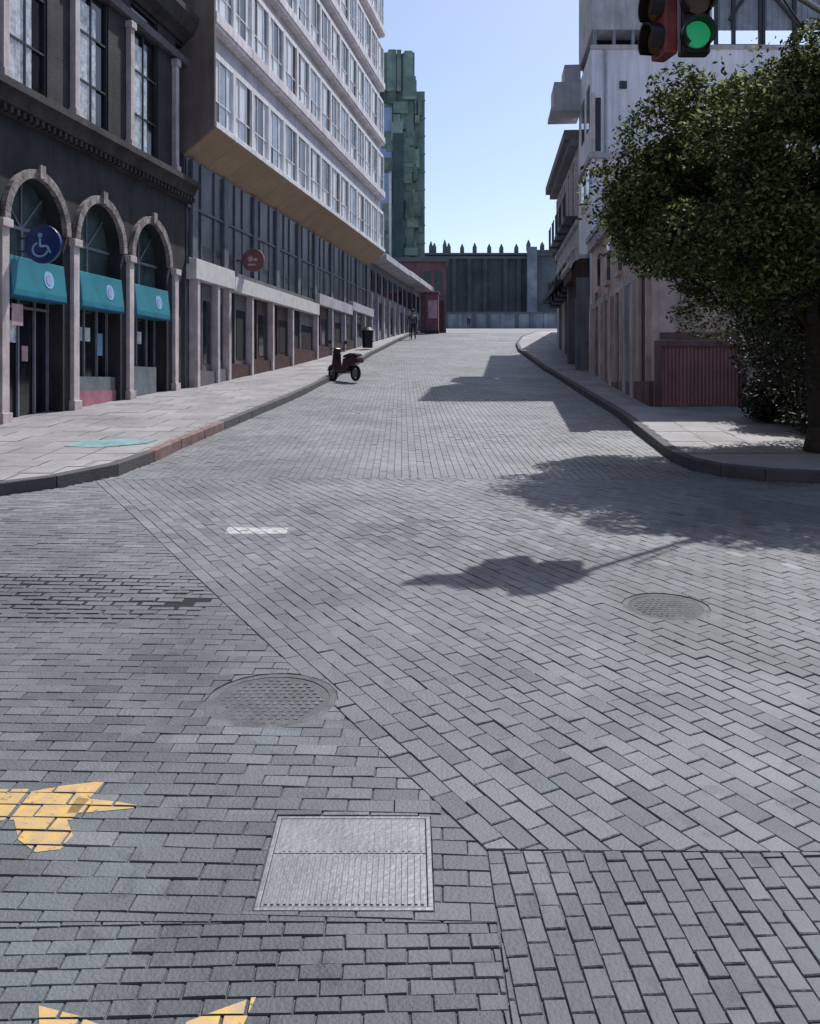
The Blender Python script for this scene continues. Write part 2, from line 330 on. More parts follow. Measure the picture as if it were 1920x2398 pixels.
def emit(poly, damage=0.0):
    pieces = [poly]
    cx = sum(p[0] for p in poly)/len(poly); cy = sum(p[1] for p in poly)/len(poly)
    for h, b in zip(HOLES, HB):
        if b[0]-.1 < cx < b[1]+.1 and b[2]-.1 < cy < b[3]+.1:
            np_ = []
            for q in pieces: np_ += subtract(q, h)
            pieces = np_
    sink = rng.normal(0,0.0014); tx = rng.normal(0,0.008); ty = rng.normal(0,0.008)
    wob = wobf(cx,cy)
    far = cy > 26
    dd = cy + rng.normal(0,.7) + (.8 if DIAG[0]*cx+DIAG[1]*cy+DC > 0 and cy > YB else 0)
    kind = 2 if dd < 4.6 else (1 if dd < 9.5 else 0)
    n_before = len(pf)
    for q in pieces:
        if len(q) < 3 or area(q) < 4e-4: continue
        q = ccw(q); mx = sum(p[0] for p in q)/len(q); my = sum(p[1] for p in q)/len(q)
        def zz(x,y,e=0): return g(y)+wob+sink+tx*(x-cx)+ty*(y-cy)+e
        n = len(q); base = len(pv)
        ins = 0.004 if len(pieces) == 1 else 0.0005
        top = []
        for p in q:
            dx = mx-p[0]; dy = my-p[1]; l = math.hypot(dx,dy)+1e-9
            top.append((p[0]+dx/l*ins, p[1]+dy/l*ins))
        for p in top: pv.append((p[0],p[1],zz(*p)))
        for p in q: pv.append((p[0],p[1],zz(p[0],p[1],-0.004)))
        pf.append(tuple(range(base,base+n)))
        if not far:
            for p in q: pv.append((p[0],p[1],zz(p[0],p[1],-0.03)))
        for i in range(n):
            j = (i+1)%n; pf.append((base+i,base+n+i,base+n+j,base+j))
            if not far: pf.append((base+n+i,base+2*n+i,base+2*n+j,base+n+j))
        for k, polys in PAINT.items():
            for pp in polys:
                xs = [p[0] for p in pp]; yy = [p[1] for p in pp]
                if min(xs)-.2 < cx < max(xs)+.2 and min(yy)-.2 < cy < max(yy)+.2:
                    r = top
                    for (a,b,c) in edges(pp):
                        r = clip(r,a,b,c)
                        if len(r) < 3: break
                    if len(r) > 2 and area(r) > 5e-5:
                        PM[k].add([(x,y,zz(x,y,0.0022)) for x,y in r],[tuple(range(len(r)))])
    return kind
def emit_(poly):
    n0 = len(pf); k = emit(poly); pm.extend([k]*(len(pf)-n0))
def lay(cx0, cy0, ang, x0, x1, y0, y1, clips, herring=False, cond=None, L=0.2, W=0.1):
    """running bond (or herringbone) in a frame at (cx0,cy0) turned by ang; local u along the long joints"""
    ca, sa = math.cos(ang), math.sin(ang)
    T = lambda u,v: (cx0+u*ca-v*sa, cy0+u*sa+v*ca)
    corners = [(x0,y0),(x1,y0),(x1,y1),(x0,y1)]
    us = [(x-cx0)*ca+(y-cy0)*sa for x,y in corners]; vs_ = [-(x-cx0)*sa+(y-cy0)*ca for x,y in corners]
    def one(u0,u1,v0,v1):
        mx, my = T((u0+u1)/2,(v0+v1)/2)
        if not (x0-.2 < mx < x1+.2 and y0-.2 < my < y1+.2): return
        gp = 0.0020+abs(rng.normal(0,0.0010))
        bad = (-3.6 < mx < -1.5 and 6.2 < my < 7.3)
        if bad and rng.random() < .8: gp += rng.uniform(0.004,0.017)
        if bad and -1.75 < mx < -1.5 and 6.45 < my < 6.72 and rng.random()<.6: return
        j = rng.normal(0,0.0015,4)
        poly = [T(u0+gp+j[0],v0+gp+j[1]),T(u1-gp+j[2],v0+gp+j[3]),T(u1-gp,v1-gp+j[1]),T(u0+gp,v1-gp+j[0])]
        for (a,b,c) in clips:
            poly = clip(poly,a,b,c)
            if len(poly) < 3: return
        if my > 8.5:
            xl = ROADL(my)+.01; xr = ROADR(my)-.01
            poly = clip(poly,1,0,-xl)
            if len(poly) < 3: return
            poly = clip(poly,-1,0,xr)
            if len(poly) < 3: return
            if 8.6 < my < 13 and (mx < -3.8 or mx > 3.7):
                # corner curves: test against the kerb polylines
                if mx < 0 and mx < klerp(LK,my): return
                if mx > 0 and my > 10.9 and mx > klerp(RK,my): return
        if area(poly) < 6e-4: return
        emit_(poly)
    if not herring:
        v = math.floor(min(vs_)/W)*W; row = 0
        while v < max(vs_):
            off = 0 if row % 2 else L/2
            u = math.floor(min(us)/L)*L+off-L
            while u < max(us):
                one(u,u+L,v,v+W); u += L
            v += W; row += 1
    else:
        n0 = int(min(us)/W)-3; n1 = int(max(us)/W)+3; m0 = int(min(vs_)/W)-3; m1 = int(max(vs_)/W)+3
        for i in range(n0,n1):
            for k in range(m0,m1):
                q = (i-k) % 4
                if q == 0: one(i*W,(i+2)*W,k*W,(k+1)*W)
                elif q == 3: one(i*W,(i+1)*W,k*W,(k+2)*W)
YB = 3.55; XB = 0.15; YS = 11.6
# left zone: long joints across the street, smaller blocks in the nearest strip
YN = 3.12
lay(0,0,R(-2.0), -9,2.4,1.6,YS, [(-DIAG[0],-DIAG[1],-DC-0.003),(0,-1,YS-0.003),(0,1,-YN-.003),(-1,0,.30)] , L=0.2, W=0.095)
lay(0,0,R(1.5), -4,.5,1.6,YN+.1, [(-1,0,.297),(0,-1,YN-0.003)] , L=0.14, W=0.068)
# near right zone: small courses running away from the viewer
lay(0,0,R(93.0), 0.0,7,1.6,YB, [(1,0,-.303),(0,-1,YB-0.003)], L=0.125, W=0.078)
# right zone: diagonal courses
lay(0.28,3.58,math.atan2(-.879,.476), -4.5,9,YB,YS, [(DIAG[0],DIAG[1],DC-0.004),(0,1,-YB-0.004),(0,-1,YS-0.004)], L=0.2, W=0.11)
# the street itself: long joints along the street
lay(0,0,R(90.5), -6,12,YS,62, [(0,1,-YS-0.004)], L=0.2, W=0.1)
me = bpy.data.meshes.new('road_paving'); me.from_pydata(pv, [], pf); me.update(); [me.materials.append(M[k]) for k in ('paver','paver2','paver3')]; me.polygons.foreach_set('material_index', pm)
o = bpy.data.objects.new('road_paving', me); C.objects.link(o); tag(o, kind='structure')
print('pavers verts', len(pv))
sheet('road', [(y,-40 if y>63 else 0.9,60 if y > 66 else 12) for y in (61.9,66,70,80,95,119.5)], M['soil'], 0.004)
sheet('plaza_ground', [(y,-90,120) for y in (119.6,130,148,170)], M['soil'], 0.03)
for k, lab, cat, mm in (('yellow_a','worn yellow painted arrow on the pavers at the left edge, pointing right','road marking','yellow'),
    ('yellow_b','small yellow paint fragment nearer the left corner of the paving at the bottom','road marking','yellow'),
    ('yellow_c','small yellow paint fragment at the bottom just in front of the square metal cover','road marking','yellow'),
    ('white_dash','short faded white painted dash across the pavers in mid road','road marking','white')):
    ob = PM[k].build('road_marking', M[mm]); tag(ob, lab, cat)
# flat teal patch laid on the sidewalk corner
mb = MB()
mb.add([(x,y,g(y)+0.156) for x,y in ((-5.15,13.45),(-4.6,13.3),(-4.0,13.75),(-3.95,14.2),(-4.6,14.25),(-5.1,13.95))],[(0,1,2,3,4,5)])
tag(mb.build('pavement_patch', M['teal_p']), 'dull teal patch on the left sidewalk corner', 'painted patch')

# dark silt washed into the broken joints on the left
mb = MB(); q_ = .06
for i in range(60):
    for k in range(30):
        x = -4.4+i*q_; y = 6.1+k*q_; xm = x+q_/2; ym = y+q_/2
        n_ = .25*math.sin(xm*7+ym*3)+.2*math.sin(ym*13-xm*4)
        if min(math.hypot((xm+3.1)/1.2,(ym-7.15)/.16),math.hypot((xm+2.9)/1.2,(ym-6.72)/.22),math.hypot((xm+1.72)/.42,(ym-6.6)/.2))+n_ > 1: continue
        mb.add([(a_,b_,g(b_)+wobf(a_,b_)-.0055) for a_,b_ in ((x,y),(x+q_,y),(x+q_,y+q_),(x,y+q_))],[(0,1,2,3)])
tag(mb.build('dirt', mat('black silt', (0.014,0.015,0.02), 0.95, bump=0.3)), kind='structure')
# square access cover
t = thing('access_cover', (-0.235,3.48,g(3.48)), 0, 'square ribbed pale metal access cover set flush in the pavers', 'access cover')
t.rotation_euler = (math.atan(0.076),0,0)
mb = MB(); w_, d_ = 0.316, 0.300
for a,b,c,d in ((-w_,w_,-d_,-d_+.018),(-w_,w_,d_-.018,d_),(-w_,-w_+.018,-d_+.018,d_-.018),(w_-.018,w_,-d_+.018,d_-.018)): mb.box(a,b,c,d,-.04,0.004)
mb.build('frame', M['galv'], t, bevel=.002)
mb = MB(); mb.box(-w_+.022,w_-.022,-d_+.022,0.036,-.03,0.002)
for i in range(26):
    x = -w_+.034+i*0.0222
    if x < w_-.03: mb.box(x,x+.010,-d_+.03,0.03,0.002,0.007)
mb.build('plate', M['galv'], t)
mb = MB(); mb.box(-w_+.022,w_-.022,0.041,d_-.022,-.03,0.003)
for i in range(26):
    x = -w_+.034+i*0.0222
    if x < w_-.03 and i%3: mb.box(x,x+.008,0.05,d_-.03,0.003,0.0055)
mb.build('plate', M['galv'], t)
M['coverm'] = mat('worn cover', (0.13,0.135,0.145), 0.8, var=0.35, scale=6, bump=0.5, metal=0.1)
def round_cover(cx,cy,r,label):
    t = thing('manhole_cover', (cx,cy,g(cy)), 0, label, 'manhole cover', 'round covers in the paving'); t.rotation_euler = (math.atan(0.076),0,0)
    mb = MB(); n = 40
    for i in range(n):
        a0 = 2*math.pi*i/n; a1 = 2*math.pi*(i+1)/n
        vs = []
        for rr in (r-.045,r-.004):
            for a in (a0,a1):
                for z in (-.03,0.001): vs.append((rr*math.cos(a),rr*math.sin(a),z))
        mb.add(vs,[(1,5,7,3),(0,1,3,2),(4,6,7,5)])
    mb.build('frame', M['coverm'], t)
    mb = MB(); mb.tube((0,0,-.03),(0,0,-.006),r-.05,r-.05,40)
    s = 0.045; k = int(r/s)+1
    for i in range(-k,k+1):
        for j in range(-k,k+1):
            x, y = i*s+(s/2 if j%2 else 0), j*s
            if math.hypot(x,y) < r-.085: mb.box(x-.011,x+.011,y-.013,y+.013,-.006,0.002)
    mb.build('lid', M['coverm'], t)
M['coverm'].node_tree.nodes['Principled BSDF'].inputs['Metallic'].default_value = 0
round_cover(*D1, 'worn round studded manhole cover between the diagonal joint and the square cover')
round_cover(*D2, 'worn round studded manhole cover on the right, beyond the diagonal courses')

# ------------------------------------------------------------------ left: old arcaded building
A9 = -math.atan(0.1696)
P0 = (-6.05,24.3)
def gs(s): return g(24.3+0.986*s)
SP = [-13.1,-10.65,-8.2,-5.78,-3.35,-0.85]        # pillar centres along the front
E = EYE
b = thing('arcaded_building', (P0[0],P0[1],0), A9, 'dark stone building with ground floor arches and tall curtained windows, nearest on the left', 'building')
# mass behind
mb = MB(); mb.box(-9,-0.55,-14.2,-0.02,0.2,17.0); mb.build('wall', M['dstone'], b)
ZS, ZC = 5.1, 7.0          # arch spring, cornice underside
RA = 0.97
# arcade spandrels with real arches
mb = MB()
for i in range(len(SP)-1):
    c = (SP[i]+SP[i+1])/2; n = 18
    pts = [(c-RA*math.cos(math.pi*k/n), ZS+RA*math.sin(math.pi*k/n)) for k in range(n+1)]
    for k in range(n):
        (y0,z0),(y1,z1) = pts[k],pts[k+1]
        vs = [(0,y0,z0),(0,y1,z1),(0,y1,ZC),(0,y0,ZC),(-.5,y0,z0),(-.5,y1,z1),(-.5,y1,ZC),(-.5,y0,ZC)]
        mb.add(vs,[(0,1,2,3),(4,7,6,5),(0,4,5,1)])
for i, s in enumerate(SP):
    a = s-(SP[i]-SP[i-1])/2+RA if i else s-.25; e = s+(SP[i+1]-SP[i])/2-RA if i+1 < len(SP) else 0.0
    mb.box(-.5,0,a,e,gs(s)-.4,ZC)
mb.build('arcade', M['dstone'], b)
pil = None
for s in SP:      # engaged pale half columns on the street face of each pier
    mb = MB(); z0 = gs(s)-.1
    mb.box(0,.10,s+.02,s+.24,z0,5.0); mb.box(0,.14,s-.02,s+.28,z0,z0+.45); mb.box(0,.15,s-.03,s+.29,4.95,5.1)
    mb.build('pilaster', M['lstone'], b, bevel=.01)
for i in range(len(SP)-1):
    c = (SP[i]+SP[i+1])/2; n = 22; mb = MB()
    for k in range(n):
        a0 = math.pi*k/n+.004; a1 = math.pi*(k+1)/n-.004; vs = []
        for xx in (0.002,0.11):
            for rr in (RA-.02,RA+.15):
                for a in (a0,a1): vs.append((xx,c-rr*math.cos(a),ZS+rr*math.sin(a)))
        mb.add(vs,[(0,1,3,2),(4,6,7,5),(0,4,5,1),(2,3,7,6),(0,2,6,4),(1,5,7,3)])
    mb.box(.11,.17,c-.09,c+.09,ZS+RA-.02,ZS+RA+.24)
    mb.build('archivolt', M['astone'], b)
    # fanlight glazing with bars
    mb = MB(); n = 16
    mb.add([(-.32,c,ZS)]+[(-.32,c-RA*math.cos(math.pi*k/n),ZS+RA*math.sin(math.pi*k/n)) for k in range(n+1)],[(0,k+1,k+2) for k in range(n)])
    mb.add([(-.32,c-RA,4.4),(-.32,c+RA,4.4),(-.32,c+RA,ZS),(-.32,c-RA,ZS)],[(0,1,2,3)])
    fl = mb.build('fanlight', M['tglass'], b)
    mb = MB(); mb.box(-.33,-.27,c-RA,c+RA,4.38,4.46)
    for a in (45,90,135):
        mb.tube((-.30,c,ZS),(-.30,c-RA*math.cos(R(a)),ZS+RA*math.sin(R(a))),.022,n=6)
    mb.box(-.33,-.27,c-RA,c+RA,ZS-.03,ZS+.03); mb.box(-.325,-.275,c-.03,c+.03,4.46,ZS-.03)
    mb.build('glazing_bar', M['greyf'], fl)
    # shop glazing below
    z0 = gs(c-1)-.2
    mb = MB(); mb.add([(-.36,c-RA,z0),(-.36,c+RA,z0),(-.36,c+RA,4.4),(-.36,c-RA,4.4)],[(0,1,2,3)])
    sw = mb.build('shop_window', M['dglass'], b)
    mb = MB(); zz0 = gs(c)+.14
    for y in (c-RA+.02,c-.1,c+.45,c+RA-.06): mb.box(-.35,-.30,y,y+.045,zz0,4.38)
    mb.box(-.35,-.30,c-RA,c+RA,zz0+2.1,zz0+2.15)
    mb.build('frame', M['greyf'], sw)
    if i in (2,3,4):
        mb = MB(); h = {2:.0,3:.62,4:.7}[i]
        if h:
            if i == 3:
                mb.box(-.34,-.1,c-RA+.01,c+RA-.01,zz0-.3,zz0+.32,0); mb.box(-.34,-.12,c-RA+.01,c+RA-.01,zz0+.32,zz0+.62,1)
                mb.build('stall_riser', [M['pink'],M['gpanel']], b)
            else:
                mb.box(-.34,-.12,c-RA+.01,c+RA-.35,zz0-.3,zz0+h); mb.build('stall_riser', M['gpanel'], b)
# cornice between floors
mb = MB(); mb.profile([(-.5,ZC),(.06,ZC),(.10,ZC+.12),(.22,ZC+.16),(.30,ZC+.34),(.42,ZC+.38),(.42,ZC+.52),(.05,ZC+.60),(-.5,ZC+.60)],-14.2,.12)
for k in range(72): mb.box(.10,.21,-14.1+k*.2,-14.0+k*.2,ZC+.02,ZC+.13)
mb.build('cornice', M['dstone2'], b)
ZU = ZC+.60; ZW = 10.62
mb = MB()
for i, s in enumerate(SP):
    mb.box(-.5,0,s-.80,min(s+.26,0),ZU,17.0)
mb.box(-.5,-.03,-14.2,0,ZW+.5,11.2); mb.box(-.5,-.03,-14.2,0,14.6,17)
mb.build('upper_wall', M['dstone'], b)
for s in SP:
    mb = MB(); mb.box(.0,.13,s+.02,s+.20,ZU,ZW-.05); mb.box(0,.17,s-.02,s+.24,ZU,ZU+.2); mb.box(0,.17,s-.02,s+.24,ZW-.22,ZW-.05)
    mb.build('pilaster', M['lstone'], b, bevel=.01)
mb = MB(); mb.profile([(-.1,ZW),(.14,ZW),(.20,ZW+.14),(-.1,ZW+.2)],-14.2,0.0); mb.build('transom_band', M['dpanel'], b)
mb = MB(); mb.profile([(-.5,11.2),(.05,11.2),(.12,11.3),(.30,11.42),(.45,11.75),(.45,11.9),(-.5,11.95)],-14.2,.1); mb.build('cornice', M['dstone2'], b)
for lev,(z0,z1) in enumerate(((ZU,ZW),(11.95,14.6))):
  for i in range(len(SP)-1):
    a = SP[i]+.26; e = SP[i+1]-.80
    mb = MB(); mb.add([(-.09,a,z0),(-.09,e,z0),(-.09,e,z1+.5 if lev==0 else z1),(-.09,a,z1+.5 if lev==0 else z1)],[(0,1,2,3)])
    wd = mb.build('window', M['dglass'], b)
    mb = MB()
    for y in (a,(a+e)/2-.03,e-.05): mb.box(-.09,-.03,y,y+.045,z0,z1)
    for z in (z0,z0+.95,z0+2.0,z1-.06): mb.box(-.09,-.035,a,e,z,z+.04)
    mb.build('frame', M['metalf'], wd)
    # net curtain hanging behind half of the glass: pleated sheet in front of the dark pane plane
    mb = MB(); n = 24; wv = (e-a)*.62; y0 = a+.08; vs = []
    for k in range(n+1):
        y = y0+wv*k/n; x = -.068+.012*math.sin(k*2.1)
        vs += [(x,y,z0+.12),(x,y,z1-.35)]
    mb.add(vs,[(2*k,2*k+2,2*k+3,2*k+1) for k in range(n)]); mb.build('curtain', M['curtain'], wd)
# poster on the left-most visible pier
mb = MB(); z = gs(-8.0); mb.box(.001,.012,-8.16+.40,-8.16+.75,z+1.95,z+2.35); mb.build('poster', M['pinkpost'], b)

for (s_,z_,w2,h2,mm) in ((-7.35,2.9,.30,.42,'curtain'),(-6.9,2.55,.2,.3,'pinkpost'),(-4.75,3.05,.42,.3,'curtain'),(-4.0,2.75,.22,.5,'pblue'),(-2.2,3.1,.35,.3,'curtain')):
    mb = MB(); mb.box(-.352,-.342,s_,s_+w2,z_,z_+h2); mb.build('notice', M[mm], b)
# turquoise awnings in the arches
for i, lab in ((2,'turquoise shop awning in the nearest arch, behind the round navy sign'),(3,'turquoise shop awning in the second arch, with a pale round emblem'),(4,'turquoise shop awning in the third arch, farthest along the arcade')):
    c = (SP[i]+SP[i+1])/2; a = c-RA+.06; e = c+RA-.06; z0 = 3.72; z1 = 4.48
    loc = Vector((P0[0],P0[1],0))+Matrix.Rotation(A9,3,'Z')@Vector((0,c,z0))
    t = thing('shop_awning', loc, A9, lab, 'awning', 'turquoise awnings in the arches')
    mb = MB(); mb.profile([(-.3,z1-z0),(.06,z1-z0),(.13,.14),(.13,.0),(-.3,.0)],a-c,e-c); mb.build('canopy', M['teal'], t, bevel=.01)
    mb = MB(); mb.box(.132,.138,a-c,e-c,.0,.03); mb.build('trim', M['navy'], t)
    mb = MB()
    ang = math.atan2(.28,.48)
    for (rr, th, mi) in ((.17,.012,0),(.11,.02,1)):
        cc = Vector((.095,.30,.42)); nrm = Vector((.62,0,.07)).normalized()
        mb.tube(cc+nrm*.0, cc+nrm*th, rr, rr, 24, mi)
    mb.build('emblem', [M['pblue'],M['lav']], t)
# round navy blade sign
c = (0.52,-7.55); loc = Vector((P0[0],P0[1],0))+Matrix.Rotation(A9,3,'Z')@Vector((c[0],c[1],2.6+E))
t = thing('blade_sign', loc, A9, 'round navy blade sign with a pale figure, sticking out of the dark arcade', 'sign')
mb = MB(); mb.disc((0,0,0),.36,'y',.09,36); mb.build('panel', M['navy'], t, bevel=.01)
mb = MB(); mb.tube((-.52,0,.12),(-.33,0,.12),.02); mb.tube((-.52,0,-.12),(-.33,0,-.12),.02); mb.build('bracket', M['metalf'], t)
mb = MB(); n = 20
mb.disc((-.04,-.052,.16),.045,'y',.012,16)
mb.path([(-.04,-.052,.10),(-.04,-.052,-.04),(.10,-.052,-.04),(.17,-.052,-.17)],.022,8)
mb.path([(-.04+.15*math.cos(R(q)),-.052,-.10+.13*math.sin(R(q))) for q in range(110,365,15)],.02,8)
mb.build('symbol', M['pblue'], t)

# ------------------------------------------------------------------ left: modern cantilevered building
b = thing('office_building', (P0[0],P0[1],0), A9, 'pale modern office block cantilevered over the left sidewalk, with brown soffit and rows of windows', 'building')
S1 = 23.3; TO = .90; ZO = 6.88+E; ZI = 6.3+E; ST = 2.83; NF = 6
mb = MB(); mb.box(-10,-.02,.01,S1,1.0,ZI+.05); mb.build('lower_wall', M['dpanel'], b)
mb = MB(); mb.box(-10,TO-.30,.0,S1,ZO+.0,ZO+NF*ST); mb.build('upper_wall', M['spand'], b)
mb = MB(); mb.box(-.6,TO-.02,-.10,-.0,ZO-.0,ZO+NF*ST+.6); mb.profile([(-.6,ZI+.0),(-.02,ZI-.12),(TO-.02,ZO),(-.6,ZO)],-.10,-.0); mb.build('side_wall', M['brownw'], b)
mb = MB(); mb.profile([(-.02,ZI-.12),(TO-.03,ZO-.02),(TO-.03,ZO+.0),(-.02,ZO+.0)],.0,S1); mb.build('soffit', M['brown'], b)
mb = MB()
for k in range(1,15):
    y_ = k*S1/15; mb.profile([(.0,ZI-.124+.015),(TO-.05,ZO-.035),(TO-.05,ZO-.015),(.0,ZI-.09)],y_-.012,y_+.012)
mb.build('soffit_joint', M['brownw'], b)
for k in range(NF+1):
    z = ZO+k*ST; mb = MB(); mb.box(TO-.32,TO,.0,S1+.02,z+.002,z+(.16 if k==0 else .30)); 
    if k: mb.box(TO-.32,TO-.04,.0,S1,z-.10,z+.0)
    mb.build('floor_ledge', [M['wframe'] if k==0 else M['pinkw']], b, bevel=.01)
NB = 15; BW = S1/NB
# one window prototype
mb = MB(); H = 1.78
fr = MB()
for y in (0.02,BW/3,2*BW/3,BW-.10): fr.box(TO-.30,TO-.12 if 0.1<y<BW-.2 else TO-.07,y,y+(.04 if 0.1<y<BW-.2 else .09),0,H+.02)
fr.box(TO-.30,TO-.10,.02,BW-.01,H,H+.16); fr.box(TO-.30,TO-.11,.06,BW-.1,0,.05); fr.box(TO-.30,TO-.12,.06,BW-.1,.62,.66)
w0 = fr.build('window', M['wframe'], b); w0.location = (0,0,ZO+.16)
def pane(mats):
    mb = MB()
    for j in range(3):
        for (z0,z1,m) in ((0.05,.62,mats[j][0]),(.66,H,mats[j][1])):
            y0 = .06+j*BW/3; mb.add([(TO-.15+.01*(j%2),y0,z0),(TO-.15+.01*(j%2),y0+BW/3-.03,z0),(TO-.15+.01*(j%2),y0+BW/3-.03,z1),(TO-.15+.01*(j%2),y0,z1)],[(0,1,2,3)],m)
    return mb
PV = [((0,2),(1,1),(2,2)),((2,1),(0,0),(2,2)),((2,2),(2,0),(1,1)),((1,0),(2,2),(2,1)),((2,2),(1,2),(0,0))]
panes = []
for k, v in enumerate(PV):
    p = pane(v).build('pane', [M['dglass'],M['bglass'],M['blind']], w0); panes.append(p)
for k in range(NF):
    for j in range(NB):
        if k == 0 and j == 0: continue
        c = w0.copy(); C.objects.link(c); c.parent = b; c.location = (0,j*BW,ZO+.16+k*ST+(.14 if k else 0))
        p = panes[(j*3+k*2+(j*j)%4)%5].copy(); C.objects.link(p); p.parent = c
for p in panes[1:]: bpy.data.objects.remove(p)
mb = MB(); mb.box(-10,TO,-.12,S1+.05,ZO+NF*ST+.302,ZO+NF*ST+.9); mb.build('parapet', M['pinkw'], b)
# mezzanine glazing with mullions under the soffit
ZF = 4.95       # fascia bottom
mb = MB(); mb.box(-.02,.02,.05,S1,5.55,ZI-.16); mz = mb.build('mezzanine_window', M['mglass'], b)
mb = MB(); k = 0; s = .3
while s < S1-.2:
    mb.box(.02,.10 if k%3==0 else .06,s,s+(.34 if k%3==0 else .04),5.55,ZI-.17); s += .68+.3*(k%2); k += 1
mb.box(.02,.07,.05,S1,6.9,6.97); mb.build('mullion', M['mull'], mz)
s = 1.0
while s < S1-1:
    mb = MB(); mb.box(.021,.03,s,s+.62,6.0,6.85); mb.build('blind', M['dpanel'], mz); s += random.choice((1.36,2.04,2.72))
# shop fascias
FS = [(.05,3.0,4.95,5.5),(3.0,12.6,4.9,5.35),(12.6,18.5,5.35,5.8),(18.5,S1,5.6,6.0)]
for n_,(a,e,z0,z1) in enumerate(FS):
    mb = MB(); mb.box(.0,.30,a+.02,e-.02,z0,z1); mb.build('shop_fascia', M['fascia'] if n_<2 else M['spand'], b, bevel=.01)
mb = MB(); mb.box(.02,.10,.05,S1,5.36,5.54); mb.build('ledge', M['dpanel'], b)
SD = [.35,1.8,2.7,4.7,6.8,9.1,12.5,14.9,17.2,19.4,21.4,23.1]
for i, s in enumerate(SD):
    mb = MB(); zt = [f for f in FS if f[0]<=s<=f[1]+.01][0][2]
    mb.box(.0,.26,s-.09,s+.09,gs(s)-.2,zt); mb.build('pillar', M['lstone'] if i<7 else M['greylt'], b, bevel=.008)
for i in range(len(SD)-1):
    a = SD[i]+.09; e = SD[i+1]-.09; zt = [f for f in FS if f[0]<=(a+e)/2<=f[1]][0][2]; z0 = gs(a)-.1
    mb = MB(); mb.box(.0,.03,a,a+(e-a)*.42,z0,zt,1); mb.box(.0,.07,a+(e-a)*.42,e-.02,z0,zt-.02,0)
    mb.box(.07,.085,a+(e-a)*.5,e-.15,z0+.9,zt-.5,1)
    d = mb.build('shop_door', [M['door'] if i in (3,4,6) else M['dpanel'],M['dark'] if i%3 else M['dglass']], b)
    mb = MB(); mb.box(.0,.2,a,e,z0-.1,gs(e)+.14+.35); mb.build('plinth', M['plinth'] if 1<i<9 else M['dpanel'], b)
# round red sign over the door
loc = Vector((P0[0],P0[1],0))+Matrix.Rotation(A9,3,'Z')@Vector((.55,3.9,5.95))
t = thing('round_sign', loc, A9, 'round dull red shop sign above the white fascia on the left', 'sign')
mb = MB(); mb.disc((0,0,0),.36,'y',.1,32); mb.build('panel', M['redp'], t, bevel=.01)
mb = MB(); mb.tube((-.55,0,0),(-.34,0,0),.025); mb.build('bracket', M['metalf'], t)
mb = MB(); mb.disc((-.08,-.055,.05),.09,'y',.012,20); mb.box(.03,.16,-.061,-.05,-.02,.06); mb.box(-.16,.10,-.061,-.05,-.17,-.11); mb.build('symbol', M['pinkpost'], t)

# ------------------------------------------------------------------ left: low shop building beyond, with pale canopy edge
b = thing('low_shop_building', (P0[0],P0[1],0), A9, 'low dark shop building with pale canopy edge just beyond the office block', 'building')
a0, a1 = S1+.1, 41.0
mb = MB(); mb.box(-9,-.02,a0,a1,2.0,8.6); mb.build('wall', M['grey'], b)
mb = MB(); mb.box(-.1,.95,a0,a1-.3,8.62,8.95); mb.build('canopy', M['greylt'], b, bevel=.02)
s = a0+.3; k = 0
while s < a1-1.0:
    mb = MB(); mb.box(-.03,.10,s,s+.22,gs(s)-.1,6.9+.0*k); mb.build('pilaster', M['lstone'] if k%2==0 else M['greylt'], b)
    mb = MB(); mb.box(-.02,.02,s+.3,s+1.35,gs(s)+.3,6.6); mb.build('shop_window', M['dglass'] if k%2 else M['bglass'], b)
    mb = MB(); mb.box(-.02,.03,s+.3,s+1.2,7.1,8.2); mb.build('window', M['dglass'], b)
    s += 1.65; k += 1
# tall green-grey block
b = thing('netted_tower', (-6,68,g(68)-.3), 0, 'tall green grey clad block with stepped top, far on the left', 'building')
zb = g(68)-.3; zt1 = 24.6+E-zb; zt2 = 22.2+E-zb
mb = MB(); mb.box(-14,6.25,0,9,0,zt1); mb.box(6.26,7.08,.4,9,0,zt2); mb.build('wall', M['net'], b)
wp = None
for z in np.arange(6.2,zt1-1.5,2.7):
    for x in np.arange(3.6,6.0,.85):
        if wp is None:
            mb = MB(); mb.box(0,.45,-.03,.06,0,1.35); wp = mb.build('window', M['netd'], b); wp.location = (x,0,z)
        else: put(wp, b, (x,0,z))
mb = MB()
for k in range(150):
    z_ = rng.uniform(1,zt1-1.6); x_ = rng.uniform(2.4,6.7 if z_ < zt2-1.8 else 5.9); mb.box(x_,x_+rng.uniform(.3,1.1)*(1 if x_<6 else .4),-rng.uniform(.05,.45),.3,z_,z_+rng.uniform(.5,1.5))
for k in range(16):
    x_ = rng.uniform(3.0,5.8); mb.box(x_,x_+rng.uniform(.2,.7),-.30-.012*k,1.5+.02*k,zt1-2.5-.01*k,zt1+rng.uniform(.2,.5))
mb.build('netting', [M['net2']], b)
mb = MB(); mb.box(3.4,4.7,-.25,.05,2,17.2); mb.build('glazed_strip', M['bluew'], b)
mb = MB(); mb.box(4.75,5.55,-.5,.02,1,15.2); mb.build('stair_shaft', M['netd'], b)
for x in (3.25,4.45): 
    mb = MB(); mb.box(x,x+.2,-.45,-.26,5,12.2); mb.build('white_fin', M['wframe'], b)
mb = MB(); mb.box(-14,6.3,-.15,9,zt1,zt1+.25); mb.build('roof', M['netd'], b)
mb = MB()
for z in np.arange(3,zt2,1.35): mb.box(6.2,7.12,.3,.42,z,z+.10)
mb.build('balcony_slab', M['net'], b)
